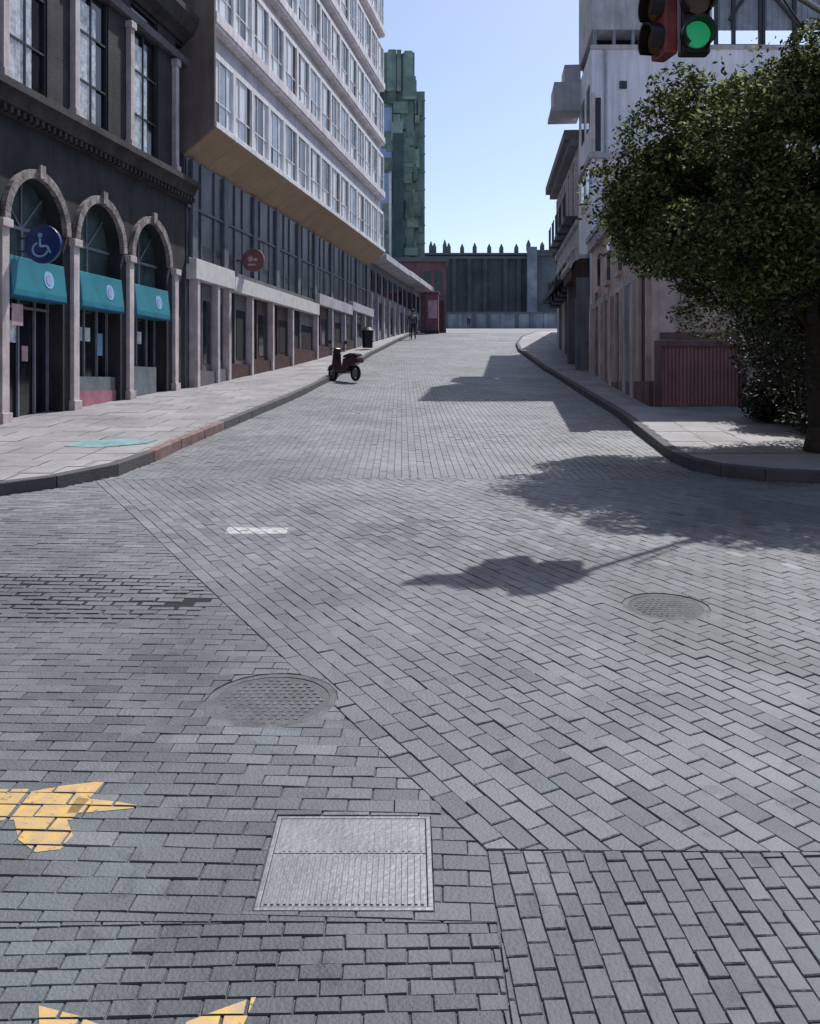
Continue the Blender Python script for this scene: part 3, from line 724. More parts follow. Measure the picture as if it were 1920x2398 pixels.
# red-brown corner building
b = thing('corner_building', (-2,64.5,g(64.5)-.2), 0, 'small red brown corner building where the street ends on the left', 'building')
mb = MB(); mb.box(-6,4.55,0,3.3,0,5.3); mb.build('wall', M['red'], b)
mb = MB(); mb.box(-6,4.75,-.2,3.3,5.3,5.6); mb.build('roof', M['castle2'], b)
for x in (2.95,3.8):
    mb = MB(); mb.box(x,x+.45,-.04,.02,3.2,4.6); mb.build('window', M['dglass'], b)
mb = MB(); mb.box(3.7,4.4,-.05,.02,.1,2.5); mb.build('door', M['wood'], b)
# red kiosk
t = thing('kiosk', (1.45,60.8,g(60.8)), R(-4), 'red street kiosk with pale pink poster at the far end of the left sidewalk', 'kiosk')
mb = MB(); mb.box(-.45,.45,-.45,.45,0,2.65); mb.build('body', M['redp'], t, bevel=.03)
mb = MB(); mb.box(-.52,.52,-.55,.55,2.65,2.82); mb.build('roof', M['redp'], t, bevel=.03)
mb = MB(); mb.box(-.25,.38,-.47,-.45,1.0,2.2); mb.build('poster', M['pinkpost'], t)
mb = MB(); mb.box(-.48,.48,-.48,.48,-.05,.2); mb.build('base', M['metalf'], t)
for (x,y,l) in ((.42,58.5,'dark steel bollard on the left kerb beside the red kiosk'),):
    t = thing('bollard', (x-.35,y,g(y)+.14), 0, l, 'bollard')
    mb = MB(); mb.tube((0,0,0),(0,0,.95),.09,.08,14); mb.build('post', M['metalf'], t)
    mb = MB(); mb.tube((0,0,.95),(0,0,1.05),.1,.05,14); mb.build('cap', M['metalf'], t)

# ------------------------------------------------------------------ far: crenellated stone building and low wall
b = thing('crenellated_building', (14,150,9.6), 0, 'long dark stone building with spiky battlements closing the street', 'building')
zt = 21.7+E-9.6
mb = MB(); mb.box(-60,5.6,0,12,0,zt); mb.build('wall', M['castle'], b)
mb = MB(); mb.box(5.6,60,-1.0,12,0,zt+.5); mb.build('wall', M['castle2'], b)
mb = MB(); mb.box(-60,5.6,-.5,0,zt-.9,zt-.5); mb.box(-60,5.6,-.35,0,zt-.2,zt+.1); mb.box(5.6,60,-1.4,-1.0,zt-.5,zt-.1); mb.build('cornice', M['castle2'], b)
for x in (-16,-12.7,-9.5,-7.1,-4.6,-2.0,1.4,3.6):
    mb = MB(); mb.box(x,x+.7,-.5,0,0,zt-.9); mb.build('buttress', M['castle'], b)
for x in (5.2,14.0):
    mb = MB(); mb.box(x,x+1.6,-1.8,-1.0,0,zt+.9); mb.build('buttress', M['lowwall'], b)
for x,y in ((-7.2,0),(-1.4,0),(3.2,0),(8.6,-1.0),(12,-1.0)):
    mb = MB(); mb.box(x,x+1.2,y-.06,y+.02,5.5,8.6); mb.prism([(x,y-.05),(x+1.2,y-.05),(x+1.2,y+.02),(x,y+.02)],8.6,9.3); mb.build('window', M['castle'], b)
mb = MB(); mb.box(-.33,.33,0,.66,0,1.1); mb.tube((0,.33,1.1),(0,.33,1.75),.42,.10,4); mb.build
f0 = mb.build('finial', M['castle2'], b); first = True
for k in range(30):
    x = -19+k*2.25+random.uniform(-.15,.15); z = zt if x < 5.6 else zt+.5
    if first: f0.location = (x,.0,z); first = False
    else:
        c = put(f0, b, (x,0,z)); c.scale = (1,1,random.choice((.85,.95,1.05)))
c = put(f0,b,(-10.6,0,zt)); c.scale = (1,1,1.2); c = put(f0,b,(-8.3,0,zt)); c.scale = (1,1,1.35)
b = thing('boundary_wall', (10,120.5,g(120.5)), 0, 'low pale blue grey stone wall crossing the top of the street', 'wall')
mb = MB(); mb.box(-30,40,0,.5,-.3,2.0); mb.build('wall', M['lowwall'], b)
mb = MB(); mb.box(-30,40,-.12,.6,2.0,2.25); mb.build('coping', M['castle2'], b)
for k in range(20):
    x = -15+k*1.9; mb = MB(); mb.box(x,x+.45,-.2,0,-.2,2.0)
    mb.build('pier', M['castle2'] if k%3 else M['lowwall'], b)

# ------------------------------------------------------------------ right: buildings
A4 = -math.atan(0.08)
Q0 = (5.23,19.42)
def xr(y): return Q0[0]+.08*(y-Q0[1])
# near buff stone building A
ZA = 6.85
b = thing('buff_stone_building', (Q0[0],Q0[1],0), 0, 'low buff stone building behind the tree, with narrow dark doors and a maroon gate', 'building')
mb = MB(); mb.prism([(0,0),(9,0),(9,10.9),(xr(30.3)-Q0[0],10.9)],.5,ZA); mb.build('wall', M['ochre'], b)
F4 = Matrix.Rotation(A4,4,'Z')
mb = MB(F4); mb.box(-.16,.1,-.12,10.95,ZA-.35,ZA-.05); mb.box(-.22,.1,-.18,10.95,ZA-.05,ZA+.12); mb.build('cornice', M['greylt'], b)
mb = MB(F4); mb.box(-.08,.02,0,10.9,4.55,4.75); mb.build('string_course', M['greylt'], b)
for (y0,wd_,h,mm) in ((.45,.95,2.9,'wood'),(4.3,.75,2.6,'dark'),(6.5,.7,2.6,'wood'),(8.6,.8,2.7,'dark')):
    z0 = g(19.42+y0)+.14
    mb = MB(F4); mb.box(-.012,.03,y0,y0+wd_,z0,z0+h); d = mb.build('door', M[mm], b)
    mb = MB(F4); mb.box(-.10,.0,y0-.14,y0,z0,z0+h+.14); mb.box(-.10,.0,y0+wd_,y0+wd_+.14,z0,z0+h+.14); mb.box(-.10,.0,y0,y0+wd_,z0+h,z0+h+.14); mb.build('frame', M['ochre'], d)
for y0 in (1.9,3.1,5.6,7.7,10.2):
    mb = MB(F4); mb.box(-.14,.01,y0,y0+.42,g(19.42+y0)-.1,4.55); mb.build('pilaster', M['greylt'] if y0<4 else M['ochre'], b, bevel=.01)
for y0 in (1.0,4.4,6.6,8.8):
    mb = MB(F4); mb.box(-.02,.03,y0,y0+.6,5.1,6.2); wn = mb.build('window', M['dglass'], b)
    mb = MB(F4); mb.box(-.12,0,y0-.1,y0+.7,4.98,5.09); mb.build('sill', M['ochre'], wn)
mb = MB(F4); mb.box(-.10,.01,.0,10.9,.8,g(19.42)+.14+.55); mb.build('plinth', M['maroonw'] if 'maroonw' in M else M['red'], b)
mb = MB(); mb.tube((2.3,-.06,1.7),(2.3,-.06,ZA-.1),.05,n=8); mb.box(2.22,2.38,-.13,-.0,ZA-.3,ZA-.08); mb.build('downpipe', M['gaswall2'], b)
# frontal wall details: fascia and gate
z0 = g(19.4)+.14
mb = MB(); mb.box(.02,1.95,-.10,-.002,z0+1.30,z0+1.42); mb.box(.02,.14,-.10,-.002,z0,z0+1.30); mb.box(1.83,1.95,-.10,-.002,z0,z0+1.30); mb.build('gate_frame', M['red'], b)
mb = MB(); mb.box(.14,1.83,-.03,-.002,z0+.02,z0+1.30)
for k in range(21): mb.box(.16+k*.08,.20+k*.08,-.055,-.03,z0+.04,z0+1.28)
mb.build('gate', M['maroon'], b)
mb = MB(); mb.box(.14,1.83,-.03,-.002,z0+1.46,z0+1.60); mb.build('lintel', M['red'], b)
# dark railing and hedge right of the gate
t = thing('iron_railing', (7.35,19.1,g(19.1)+.14), 0, 'dark iron railing in deep shade at the right edge, beside the maroon gate', 'railing')
for k in range(3):
    mb = MB(); mb.box(k*2.2,k*2.2+.12,-.06,.06,0,2.5); mb.build('post', M['greyf'], t)
mb = MB(); mb.box(0,5,-.02,.02,2.2,2.26); mb.box(0,5,-.02,.02,.15,.21)
for k in range(38): mb.tube((.06+k*.13,0,.1),(.06+k*.13,0,2.4),.014,n=6)
mb.build('panel', M['metalf'], t)
def leaves(mb_v, mb_f, centers, size, nrm_bias=None):
    n = len(centers)
    d = rng.normal(size=(n,3)); d[:,2] = np.abs(d[:,2])+.35; d /= np.linalg.norm(d,axis=1)[:,None]
    u = np.cross(d, rng.normal(size=(n,3))); u /= np.linalg.norm(u,axis=1)[:,None]; v = np.cross(d,u)
    s = size*rng.uniform(.6,1.35,size=(n,1))
    a = centers-u*s; b_ = centers+v*s*.45; c = centers+u*s; e = centers-v*s*.45
    return np.stack([a,b_,c,e],1).reshape(-1,3)
def leafobj(name, cents, size, mats, parent, split=0.0):
    V = leaves(None,None,cents,size); n = len(cents)
    me = bpy.data.meshes.new(name); me.vertices.add(4*n); me.vertices.foreach_set('co', V.astype(np.float32).ravel())
    me.loops.add(4*n); me.loops.foreach_set('vertex_index', np.arange(4*n,dtype=np.int32))
    me.polygons.add(n); me.polygons.foreach_set('loop_start', np.arange(0,4*n,4,dtype=np.int32)); me.polygons.foreach_set('loop_total', np.full(n,4,dtype=np.int32))
    for m in mats: me.materials.append(m)
    if len(mats) > 1:
        mi = (rng.random(n) < split).astype(np.int32); me.polygons.foreach_set('material_index', mi)
    me.update(); me.validate()
    o = bpy.data.objects.new(name, me); C.objects.link(o); o.parent = parent; return o
cc = np.column_stack([rng.uniform(0,5,16000), rng.normal(0,.35,16000), rng.uniform(0,2.3,16000)])
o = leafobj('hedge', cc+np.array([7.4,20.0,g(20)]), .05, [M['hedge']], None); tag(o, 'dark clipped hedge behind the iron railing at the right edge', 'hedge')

# tall grey-blue gable building B
ZB = 13.2+E; YB0 = 30.4; WT = 11.42+E
b = thing('gable_building', (xr(YB0),YB0,0), 0, 'tall grey blue rendered building rising behind the tree, with dark top floor gap', 'building')
bx = lambda u: (u-863)/1900*YB0-xr(YB0)
mb = MB(); mb.prism([(0,0),(13,0),(13,4.1),(.33,4.1)],1.5,WT); mb.build('wall', M['gaswall'], b)
mb = MB(); mb.prism([(.02,.05),(bx(1500),.05),(bx(1500),4.1),(.33,4.1)],WT+.55,ZB+2.5); mb.build('upper_wall', M['greylt'], b)
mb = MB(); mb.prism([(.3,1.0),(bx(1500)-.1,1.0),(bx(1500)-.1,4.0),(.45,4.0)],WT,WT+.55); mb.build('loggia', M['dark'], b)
for u in (1250,1290,1330,1390,1440,1490):
    mb = MB(); mb.box(bx(u),bx(u)+.1,.08,.2,WT,WT+.55); mb.build('post', M['greyf'], b)
mb = MB(); mb.box(-.10,13,-.12,0,7.6+E,7.78+E); mb.prism([(-.10,0),(0,0),(.33,4.1),(.22,4.1)],7.6+E,7.78+E); mb.build('string_course', M['greylt'], b)
mb = MB(); mb.box(-.05,13,-.06,.0,WT-.14,WT+.0); mb.build('coping', M['greylt'], b)
mb = MB(); mb.box(.10,.30,-.02,.02,7.85+E,9.65+E); wn = mb.build('window', M['dglass'], b)
mb = MB(); mb.box(-.02,.10,-.08,0,7.8+E,9.8+E); mb.build('frame', M['lstone'], wn)
mb = MB(); mb.tube((.46,-.07,3.2),(.46,-.07,WT-.2),.045,n=8); mb.build('downpipe', M['gaswall2'], b)
mb = MB(); mb.box(bx(1303),bx(1318),-.06,.02,9.95+E,10.2+E); mb.build('vent', M['metalf'], b)
for y in (.6,2.2):
    for z in (4.5,7.9,10.3):
        mb = MB(Matrix.Rotation(A4,4,'Z')); mb.box(-.02,.02,y,y+.8,z+E-1.5,z+E); mb.build('window', M['dglass'], b)
mb = MB(); mb.box(.9,1.4,-.01,.01,WT+1.0,WT+1.01); 
# roof screen of sheets on posts
t = thing('roof_screen', (xr(YB0),YB0,WT), 0, 'grey sheet roof screen on dark posts, sky showing in the gap below, upper right', 'roof screen')
mb = MB(); x = bx(1508)
while x < bx(1760):
    mb.box(x,x+.11,.3,.33,.62,2.6); mb.box(x+.11,x+.2,.315,.335,.62,2.6); x += .2
mb.build('sheet', M['corr'], t)
for u in (1508,1545,1602,1608,1674,1740):
    mb = MB(); mb.box(bx(u),bx(u)+.12,.2,.32,0,2.6); mb.build('post', M['metalf'], t)
mb = MB(); mb.box(bx(1508),bx(1600),.15,.2,0,.10); mb.tube((bx(1540),.22,.95),(bx(1600),.22,2.4),.06,n=6); mb.tube((bx(1600),.22,2.4),(bx(1690),.22,.7),.06,n=6); mb.build('brace', M['metalf'], t)
# building C beyond with eaves, bay balcony and portal
YC = 34.55; b = thing('eaves_building', (xr(YC),YC,0), A4, 'narrow grey building with deep dark eaves and a brown portal, right side of the street', 'building')
LC = 10.0; ZE = 9.4+E
mb = MB(); mb.box(0,9,0,LC,2.2,ZE); mb.build('wall', M['greylt'], b)
mb = MB(); mb.box(-.55,9,0,LC+.3,ZE,ZE+.35); mb.box(-.35,9,0,LC+.2,ZE-.25,ZE-.0); mb.build('roof', M['grey'], b)
for z0,z1 in ((3.9,5.2),(6.6,8.6)):
    for k in range(5):
        y = .5+k*1.9; mb = MB(); mb.box(-.03,.03,y,y+.85,z0+E,z1+E); wn = mb.build('window', M['dglass'], b)
        mb = MB(); mb.box(-.12,-.0,y-.14,y,z0+E-.1,z1+E+.1); mb.box(-.12,0,y+.85,y+.99,z0+E-.1,z1+E+.1); mb.box(-.12,0,y-.14,y+.99,z1+E+.1,z1+E+.22); mb.build('frame', M['lstone'], wn)
        mb = MB(); mb.box(-.5,.0,y-.2,y+1.05,z0+E-.22,z0+E-.1)
        for q in range(8): mb.tube((-.47,y-.15+q*.16,z0+E-.1),(-.47,y-.15+q*.16,z0+E+.75),.012,n=5)
        mb.box(-.49,-.45,y-.2,y+1.05,z0+E+.75,z0+E+.79); mb.build('balcony', M['metalf'], b)
mb = MB(); mb.box(-.12,0,0,LC,6.1+E,6.3+E); mb.build('string_course', M['greylt'], b)
for y in (1.4,4.6,7.6):
    z0 = g(YC+y)+.1; mb = MB(); mb.box(-.03,.02,y,y+1.0,z0,z0+2.7); mb.build('door', M['wood'], b)
mb = MB(); mb.box(-.1,0,0,LC,2.5,3.3); mb.build('plinth', M['red'], b)
# enclosed bay balcony high up
mb = MB(); mb.box(-1.0,0,-.9,.7,10.35+E,11.3+E); mb.box(-1.12,0,-1.0,.8,10.2+E,10.35+E); mb.build('bay', M['greylt'], b)
mb = MB(); mb.box(-.6,0,-.7,.6,11.3+E,12.0+E); mb.build('bay_roof', M['greylt'], b)
# portal with hood between B and C
t = thing('portal_hood', (xr(31.2),31.2,g(31.2)+.14), A4, 'pale rimmed portal hood with dark red brown timber doors below it, right sidewalk', 'portal')
mb = MB(); mb.profile([(-.75,3.55),(-.62,3.85),(-.35,3.98),(0,4.0),(0,3.86),(-.33,3.84),(-.54,3.73),(-.64,3.50)],-.2,3.2); mb.build('hood', M['greylt'], t)
mb = MB(); mb.box(-.5,0,-.1,.02,2.5,3.84); mb.box(-.6,0,.02,3.1,3.2,3.48); mb.build('valance', M['wood'], t)
mb = MB(); mb.box(-.09,0,.2,2.8,0,3.15)
for k in range(8): mb.box(-.12,-.09,.25+k*.32,.47+k*.32,.1,3.05)
mb.build('door', M['wood'], t)
for y in (-.12,2.85):
    mb = MB(); mb.box(-.45,0,y,y+.3,0,3.2); mb.build('post', M['grey'], t)
# awning further on
t = thing('dark_awning', (xr(38),38,5.7), A4, 'dark sloping shop awning under the balconies, far right side', 'awning')
mb = MB(); mb.profile([(0,1.2),(-.9,.3),(-.9,.1),(0,.9)],-3,4.5); mb.build('canopy', M['castle'], t)
mb = MB(); mb.tube((0,-2.9,.2),(-.88,-2.9,.2),.02); mb.tube((0,4.4,.2),(-.88,4.4,.2),.02); mb.build('arm', M['metalf'], t)
# far right dark building
b = thing('dark_corner_building', (xr(45),45,0), R(-12), 'dark low building where the right kerb bends away at the top of the street', 'building')
mb = MB(); mb.box(.1,10,0,16,2.5,6.5+E); mb.build('wall', M['castle2'], b)
mb = MB(); mb.box(-.2,10,0,16.2,6.5+E,6.75+E); mb.build('cornice', M['castle'], b)
for k in range(6):
    y = .8+k*2.5; mb = MB(); mb.box(.06,.12,y,y+1.1,g(45+y)+.1,g(45+y)+2.6); mb.build('door', M['dark'], b)
    mb = MB(); mb.box(.06,.12,y,y+.9,g(45+y)+3.3,g(45+y)+4.7); mb.build('window', M['dark'], b)

# unseen buildings behind and beside the viewpoint, added to cut sky light
for (x0,x1,y0,y1,h,lab) in ((9.5,22,-26,4.5,13,'unseen cream building added right of the viewpoint to block sky light'),(-20,-9,-26,3.5,15,'unseen cream building added left of the viewpoint to block sky light'),(-8,8,-30,-18,14,'unseen cream building added behind the viewpoint to block sky light')):
    b = thing('unseen_building', (x0,y0,g(y0)-.2), 0, lab, 'building')
    mb = MB(); mb.box(0,x1-x0,0,y1-y0,0,h); mb.build('wall', M['ochre'], b)
    mb = MB(); mb.box(-.3,x1-x0+.3,-.3,y1-y0+.3,h,h+.4); mb.build('roof', M['greylt'], b)
    wq = None
    for k in range(int((y1-y0)/2.6)):
        for z in (1.0,4.6,8.2):
            xx = -.03 if x0 > 0 else x1-x0-.03
            if wq is None: mb = MB(); mb.box(0,.06,0,1.3,0,2.0); wq = mb.build('window', M['dglass'], b); wq.location = (xx,1+k*2.6,z)
            else: put(wq, b, (xx,1+k*2.6,z))

# ------------------------------------------------------------------ trees
def grow(mb, p, d, L, r, depth, tips, spread=.6, wig=.14):
    pts = [p]; rs = [r]; n = 3
    for k in range(n):
        d = (d+Vector(rng.normal(0,wig,3))+Vector((0,0,.03))).normalized(); p = p+d*(L/n); pts.append(p); rs.append(r*(1-.35*(k+1)/n))
    for i in range(n): mb.tube(pts[i],pts[i+1],rs[i],rs[i+1],8 if r>.03 else 5,cap=False)
    if depth == 0: tips.append(p); return
    for k in range(3 if depth>1 else 4):
        a = rng.uniform(0,6.28); q = d.orthogonal().normalized(); q2 = d.cross(q)
        nd = (d+ (q*math.cos(a)+q2*math.sin(a))*rng.uniform(.5,1.0)*spread*1.4).normalized()
        grow(mb, pts[-1-(k%2)], nd, L*rng.uniform(.66,.86), rs[-1]*.7, depth-1, tips, spread, wig)
TX, TY = 5.88, 13.0
zt0 = g(TY)+.14
M['bark'].node_tree.nodes['Principled BSDF'].inputs['Roughness'].default_value = 0.95
t = thing('ficus_tree', (TX,TY,zt0), 0, 'big dense dark green street tree with rounded crown on the right sidewalk', 'tree')
mb = MB(); tips = []
mb.tube((0,0,-.1),(0.03,0,.35),.24,.17,14); mb.tube((0.03,0,.35),(-.05,.05,1.9),.17,.14,14)
for a in range(5): grow(mb, Vector((-.05,.05,1.8)), Vector((math.cos(a*1.26+.4),math.sin(a*1.26+.4),1.1)).normalized(), 1.0, .09, 3, tips, .7)
mb.build('trunk', M['bark'], t, smooth=True)
# lobed crown: clumps over an uneven ellipsoid, leaf density high in the shell
CH = 3.72; cents = []
lobes = []
for k in range(230):
    d = rng.normal(size=3); d /= np.linalg.norm(d)
    f = rng.uniform(.55,.98)
    az = math.atan2(d[1],d[0]); el = d[2]
    shape = 1+.13*math.sin(3*az+1.1)+.10*math.sin(5*az+2*el*3)+.08*math.sin(7*el+az)
    rad = np.array([3.2,2.15,2.05])*f*shape
    if d[2] < 0: rad[2] *= .95
    lobes.append((d*rad, rng.uniform(.35,.68)))
for c, r in lobes:
    n = int(1300*(r/.5)**2)
    d = rng.normal(size=(n,3)); d /= np.linalg.norm(d,axis=1)[:,None]
    rr = r*rng.uniform(.5,1.05,size=(n,1))**.6; cents.append(c+d*rr*np.array([1,1,.8]))
cents = np.concatenate(cents)+np.array([0.05,0,CH])
# sprigs breaking the outline
sp = []
for k in range(150):
    d = rng.normal(size=3); d /= np.linalg.norm(d); d[2] = abs(d[2])*.9 if rng.random()<.8 else d[2]
    b0 = d*np.array([2.8,2.0,1.95]); 
    for q in range(26): sp.append(b0+d*rng.uniform(-.1,.42)+rng.normal(0,.06,3)+np.array([0.05,0,CH]))
cents = np.concatenate([cents,np.array(sp)]); # outline of the real crown in its own side elevation (metres from the trunk foot)
OUT = np.array([(-3.21, 3.94), (-3.11, 3.43), (-2.94, 3.07), (-2.79, 2.34), (-2.38, 2.01), (-1.65, 1.95), (-1.13, 1.85), (-0.85, 1.6), (-0.4, .4), (1.28, .3), (2.9, 1.5), (3.2, 3.5), (2.3, 4.9), (1.28, 5.3), (0.4, 5.4), (-0.18, 5.15), (-0.62, 5.55), (-0.94, 5.7), (-1.28, 5.19), (-1.57, 5.58), (-1.79, 5.55), (-2.38, 5.11), (-2.83, 4.68), (-3.11, 4.24)])
def inside(x, z):
    r_ = np.zeros(len(x),bool); n = len(OUT)
    for i in range(n):
        x0,z0_ = OUT[i]; x1,z1_ = OUT[(i+1)%n]
        c_ = ((z0_ > z) != (z1_ > z)) & (x < (x1-x0)*(z-z0_)/(z1_-z0_+1e-12)+x0); r_ ^= c_
    return r_
jit = .16*np.sin(cents[:,1]*4.1+cents[:,0]*3)+rng.normal(0,.07,len(cents))
jx = .16*np.sin(cents[:,1]*3.3+cents[:,2]*5)+rng.normal(0,.07,len(cents))
cents = cents[inside(cents[:,0]+jx, cents[:,2]+jit)]
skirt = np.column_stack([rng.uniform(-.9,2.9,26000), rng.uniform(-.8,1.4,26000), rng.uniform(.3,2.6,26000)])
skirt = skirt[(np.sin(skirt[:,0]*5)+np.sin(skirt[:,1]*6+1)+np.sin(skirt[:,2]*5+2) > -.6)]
leafobj('shade_foliage', skirt[inside(skirt[:,0],skirt[:,2])], .042, [M['hedge']], t)  # dark leaves added to stand in for the shade under the tree
keep = (cents[:,2] > 1.45+.25*np.sin(cents[:,0]*2.3)+.2*np.cos(cents[:,1]*3))
cents = cents[keep]
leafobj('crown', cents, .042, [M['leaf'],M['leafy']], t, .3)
print('leaves', len(cents))
# big shrub filling the right edge behind the tree
for (bx_,by_,bs_,bl_) in ((7.5,16.4,1.12,'larger dark shrub in deep shade behind the ficus trunk, nearer the maroon gate'),(7.6,14.9,.85,'smaller dark shrub at the right edge beside the ficus trunk')):
  t = thing('street_shrub', (bx_,by_,g(by_)+.14), 0, bl_, 'shrub', 'shrubs at the right edge'); t.scale = (bs_,bs_,bs_)
  mb = MB(); tips = []
  for a in range(6): grow(mb, Vector((0,0,0)), Vector((math.cos(a)*.5,math.sin(a)*.5,1)).normalized(), .9, .04, 2, tips, .7)
  mb.build('stem', M['bark'], t, smooth=True)
  cs = []
  for k in range(60):
      d = rng.normal(size=3); d /= np.linalg.norm(d); d[2] = abs(d[2]); c = d*np.array([1.45,1.15,2.3])*rng.uniform(.3,1)+np.array([0,0,.1])
      q = rng.normal(size=(420,3)); q /= np.linalg.norm(q,axis=1)[:,None]; cs.append(c+q*rng.uniform(.1,.42,size=(420,1)))
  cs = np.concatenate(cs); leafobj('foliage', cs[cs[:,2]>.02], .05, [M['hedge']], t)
# ------------------------------------------------------------------ traffic signal on a mast arm (the pole stands right of the frame)
PX, PY = 6.45,13.1; t = thing('traffic_signal', (PX,PY,g(PY)+.14), 0, 'overhead traffic signal showing green, with a red sided second head, upper right', 'traffic signal')
z0 = t.location.z
mb = MB(); mb.tube((0,0,0),(0,0,EYE+5.35-z0),.10,.07,16); mb.tube((0,0,0),(0,0,.35),.15,.15,16); mb.build('pole', M['polem'], t, smooth=False)
end = Vector((3.22-PX,10.25-PY,EYE+5.12-z0)); mb = MB(); mb.tube((0,0,EYE+5.12-z0),end,.045,.03,12); mb.build('mast_arm', M['polem'], t)
def head(cx, cy, zc, rot, housing, lit, nm):
    Mx = Matrix.Translation(Vector((cx-PX,cy-PY,zc-z0)))@Matrix.Rotation(rot,4,'Z')
    mb = MB(Mx); mb.box(-.17,.17,.02,.20,-.20,.98); hd = mb.build('signal_head', housing, t, bevel=.03)
    mb = MB(Mx); mb.box(-.03,.03,.08,.14,.98,1.12); mb.build('hanger', M['metalf'], hd)
    for k, (mm) in enumerate((M['lampg'] if lit else M['lampamb'], M['lampamb'], M['lampoff'])):
        z = k*.38
        mb = MB(Mx); mb.tube((0,.02,z),(0,-.02,z),.148,.148,28); l = mb.build('lens', mm, hd)
        mb = MB(Mx); n = 24
        for q in range(n):
            a0 = R(-50)+R(280)*q/n; a1 = R(-50)+R(280)*(q+1)/n; vs = []
            for rr in (.160,.185):
                for a in (a0,a1):
                    for y in (.02,-.16+.03*abs(math.cos(a))): vs.append((rr*math.cos(a),y,z+rr*math.sin(a)))
            mb.add(vs,[(0,1,3,2),(4,6,7,5),(1,5,7,3),(0,2,6,4)])
        mb.tube((0,.021,z),(0,.0205,z),.19,.19,24); mb.build('visor', M['black'], hd)
head(3.27,10.3,EYE+3.99,R(0),M['black'],True,'a')
head(2.84,10.46,EYE+3.99,R(-78),M['sigred'],False,'b')
mb = MB(); mb.box(-3.85,-2.5,-2.30,-2.26,EYE+5.16-z0,EYE+5.66-z0); mb.build('shadow_plate', M['greyf'], t)  # unseen plate above the frame, added to widen the signal's shadow
# cable
mb = MB(); a = Vector((4.3,11.0,EYE+5.08)); e = Vector((PX,PY,EYE+4.45)); pts = []
for k in range(13):
    q = k/12; p = a.lerp(e,q); p.z -= .16*math.sin(math.pi*q); pts.append(p)
mb.path(pts,.016,6); tag(mb.build('cable', M['black']), 'black cable sagging from the signal arm across the upper right corner', 'cable')

# ------------------------------------------------------------------ scooter, bin, people
t = thing('motor_scooter', (-2.02,28.3,g(28.3)+.0), R(38), 'dark motor scooter with wine red panels parked at the left kerb beside the shop row', 'scooter')
for y, r in ((-.58,.25),(.68,.25)):
    mb = MB(); n = 24
    for q in range(n):
        a0 = 2*math.pi*q/n; a1 = 2*math.pi*(q+1)/n
        mb.tube((0,y+ (r-.05)*math.cos(a0),r+(r-.05)*math.sin(a0)),(0,y+(r-.05)*math.cos(a1),r+(r-.05)*math.sin(a1)),.05,.05,8,cap=False)
    wh = mb.build('wheel', M['rubber'], t); mb = MB(); mb.disc((0,y,r),.13,'x',.07,16); mb.build('rim', M['greyf'], wh)
SX = Matrix.Rotation(R(90),4,'Z')          # profile in y,z swept along x
def side(pts, hw): 
    mb = MB(SX); mb.profile(pts, -hw, hw); return mb
side([(-.86,.58),(-.80,.74),(-.55,.78),(-.05,.72),(.0,.50),(.05,.33),(.38,.33),(.38,.26),(-.10,.24),(-.30,.30),(-.42,.50),(-.62,.54)],.14).build('body', M['wine'], t, bevel=.05)
side([(.34,.30),(.44,.26),(.56,.50),(.50,.84),(.44,.90),(.42,.66)],.15).build('front_shield', M['wine'], t, bevel=.03)
side([(-.78,.77),(-.74,.85),(-.40,.88),(-.08,.82),(-.02,.74),(-.5,.78)],.13).build('seat', M['rubber'], t, bevel=.03)
side([(.40,.44),(.60,.56),(.80,.50),(.92,.34),(.86,.36),(.62,.50)],.09).build('mudguard', M['black'], t, bevel=.015)
mb = MB(); mb.tube((-.05,.62,.24),(-.04,.47,.62),.025); mb.tube((.05,.62,.24),(.04,.47,.62),.025); mb.tube((-.34,.36,1.06),(0,.44,1.02),.018); mb.tube((.34,.36,1.06),(0,.44,1.02),.018); mb.tube((-.22,.40,1.05),(-.30,.42,1.22),.01); mb.tube((.22,.40,1.05),(.30,.42,1.22),.01); mb.disc((-.30,.42,1.24),.06,'y',.02,12); mb.disc((.30,.42,1.24),.06,'y',.02,12); mb.build('handlebar', M['metalf'], t)
side([(.40,.86),(.54,.84),(.56,.98),(.46,1.08),(.36,1.04)],.10).build('cowl', M['black'], t, bevel=.03)
mb = MB(); mb.disc((0,.57,.93),.07,'y',.06,16); mb.build('headlight', M['galv'], t)
mb = MB(); mb.box(-.06,.06,-.90,-.86,.60,.68); mb.build('taillight', M['redp'], t)
t = thing('litter_bin', (-1.98,42.6,g(42.6)+.14), 0, 'dark litter bin on the left sidewalk farther up the street', 'bin')
mb = MB(); mb.tube((0,0,.08),(0,0,.9),.24,.28,16); mb.build('body', M['black'], t); mb = MB(); mb.tube((0,0,.9),(0,0,1.05),.30,.16,16); mb.build('lid', M['metalf'], t)

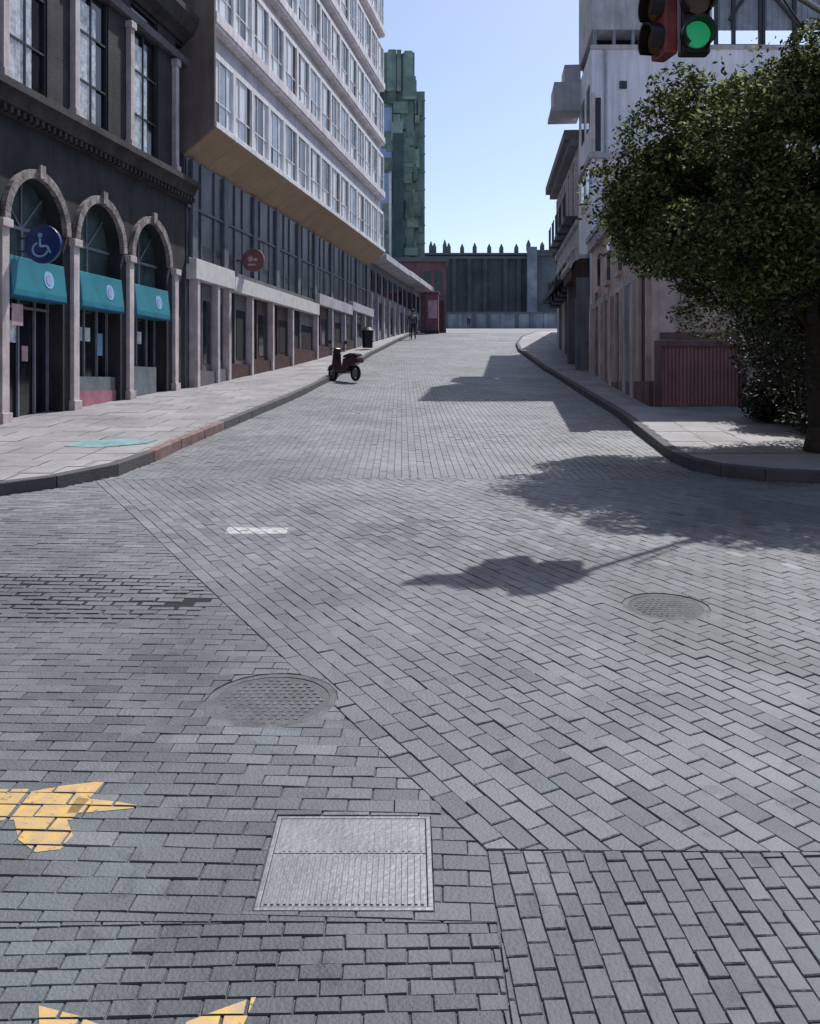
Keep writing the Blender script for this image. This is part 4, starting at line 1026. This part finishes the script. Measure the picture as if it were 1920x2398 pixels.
def person(x,y,label,top,legs,face=0,stride=.16):
    t = thing('person', (x,y,g(y)), face, label, 'person')
    J = dict(pel=(0,0,.92),ch=(0,0,1.32),nk=(0,0,1.48),hd=(0,.02,1.60),ht=(0,.01,1.74),
             hl=(-.09,0,.9),kl=(-.1,stride*.6,.5),al=(-.1,stride*-.1+.02,.08),fl=(-.1,stride*.9,.03),
             hr=(.09,0,.9),kr=(.1,-.02,.5),ar=(.1,-stride*1.2,.1),fr=(.1,-stride*.5,.03),
             sl=(-.19,0,1.40),el=(-.24,.03,1.14),wl=(-.23,.13,.90),ml=(-.23,.16,.80),sr=(.19,0,1.40),er=(.24,-.03,1.14),wr=(.23,.06,.90),mr=(.23,.09,.80))
    Rr = dict(pel=.14,ch=.15,nk=.06,hd=.095,ht=.07,hl=.1,kl=.062,al=.045,fl=.04,hr=.1,kr=.062,ar=.045,fr=.04,sl=.07,el=.045,wl=.032,ml=.035,sr=.07,er=.045,wr=.032,mr=.035)
    E_ = [('pel','ch'),('ch','nk'),('nk','hd'),('hd','ht'),('pel','hl'),('hl','kl'),('kl','al'),('al','fl'),('pel','hr'),('hr','kr'),('kr','ar'),('ar','fr'),('ch','sl'),('sl','el'),('el','wl'),('wl','ml'),('ch','sr'),('sr','er'),('er','wr'),('wr','mr')]
    def skinned(name, keys, m_, add, root, parent):
        K = [k for k in J if k in keys]; me = bpy.data.meshes.new(name)
        me.from_pydata([J[k] for k in K],[(K.index(a),K.index(c)) for a,c in E_ if a in K and c in K],[]); me.materials.append(m_)
        o = bpy.data.objects.new(name, me); C.objects.link(o); o.parent = parent
        o.modifiers.new('skin','SKIN'); ss = o.modifiers.new('sub','SUBSURF'); ss.levels = 1; ss.render_levels = 1
        for i,k in enumerate(K):
            v = me.skin_vertices[0].data[i]; v.radius = (Rr[k]+add,(Rr[k]+add)*.8); v.use_root = (k==root)
        return o
    bd = skinned('body', set(J), M['skin'], 0, 'pel', t)
    skinned('jacket', {'pel','ch','sl','el','wl','sr','er','wr'}, top, .018, 'ch', bd)
    skinned('trousers', {'pel','hl','kl','al','hr','kr','ar'}, legs, .014, 'pel', bd)
    mb = MB(Matrix.Translation((0,-.015,1.70))); n = 10
    for a in range(6):
        t0 = math.pi*a/10; t1 = math.pi*(a+1)/10
        for q in range(n):
            f0_ = 2*math.pi*q/n; f1_ = 2*math.pi*(q+1)/n
            P_ = lambda th,ph: (.10*math.sin(th)*math.cos(ph),.11*math.sin(th)*math.sin(ph),.12*math.cos(th))
            mb.add([P_(t0,f0_),P_(t1,f0_),P_(t1,f1_),P_(t0,f1_)],[(0,1,2,3)])
    mb.build('hair', M['black'], bd)
    return t
person(.15,52.8,'person in dark clothes walking in the road just before the red kiosk',M['cloth2'],M['cloth'],R(10))
person(7.3,113,'person in dark clothes standing before the low wall at the top of the street',M['cloth'],M['cloth'],R(20))
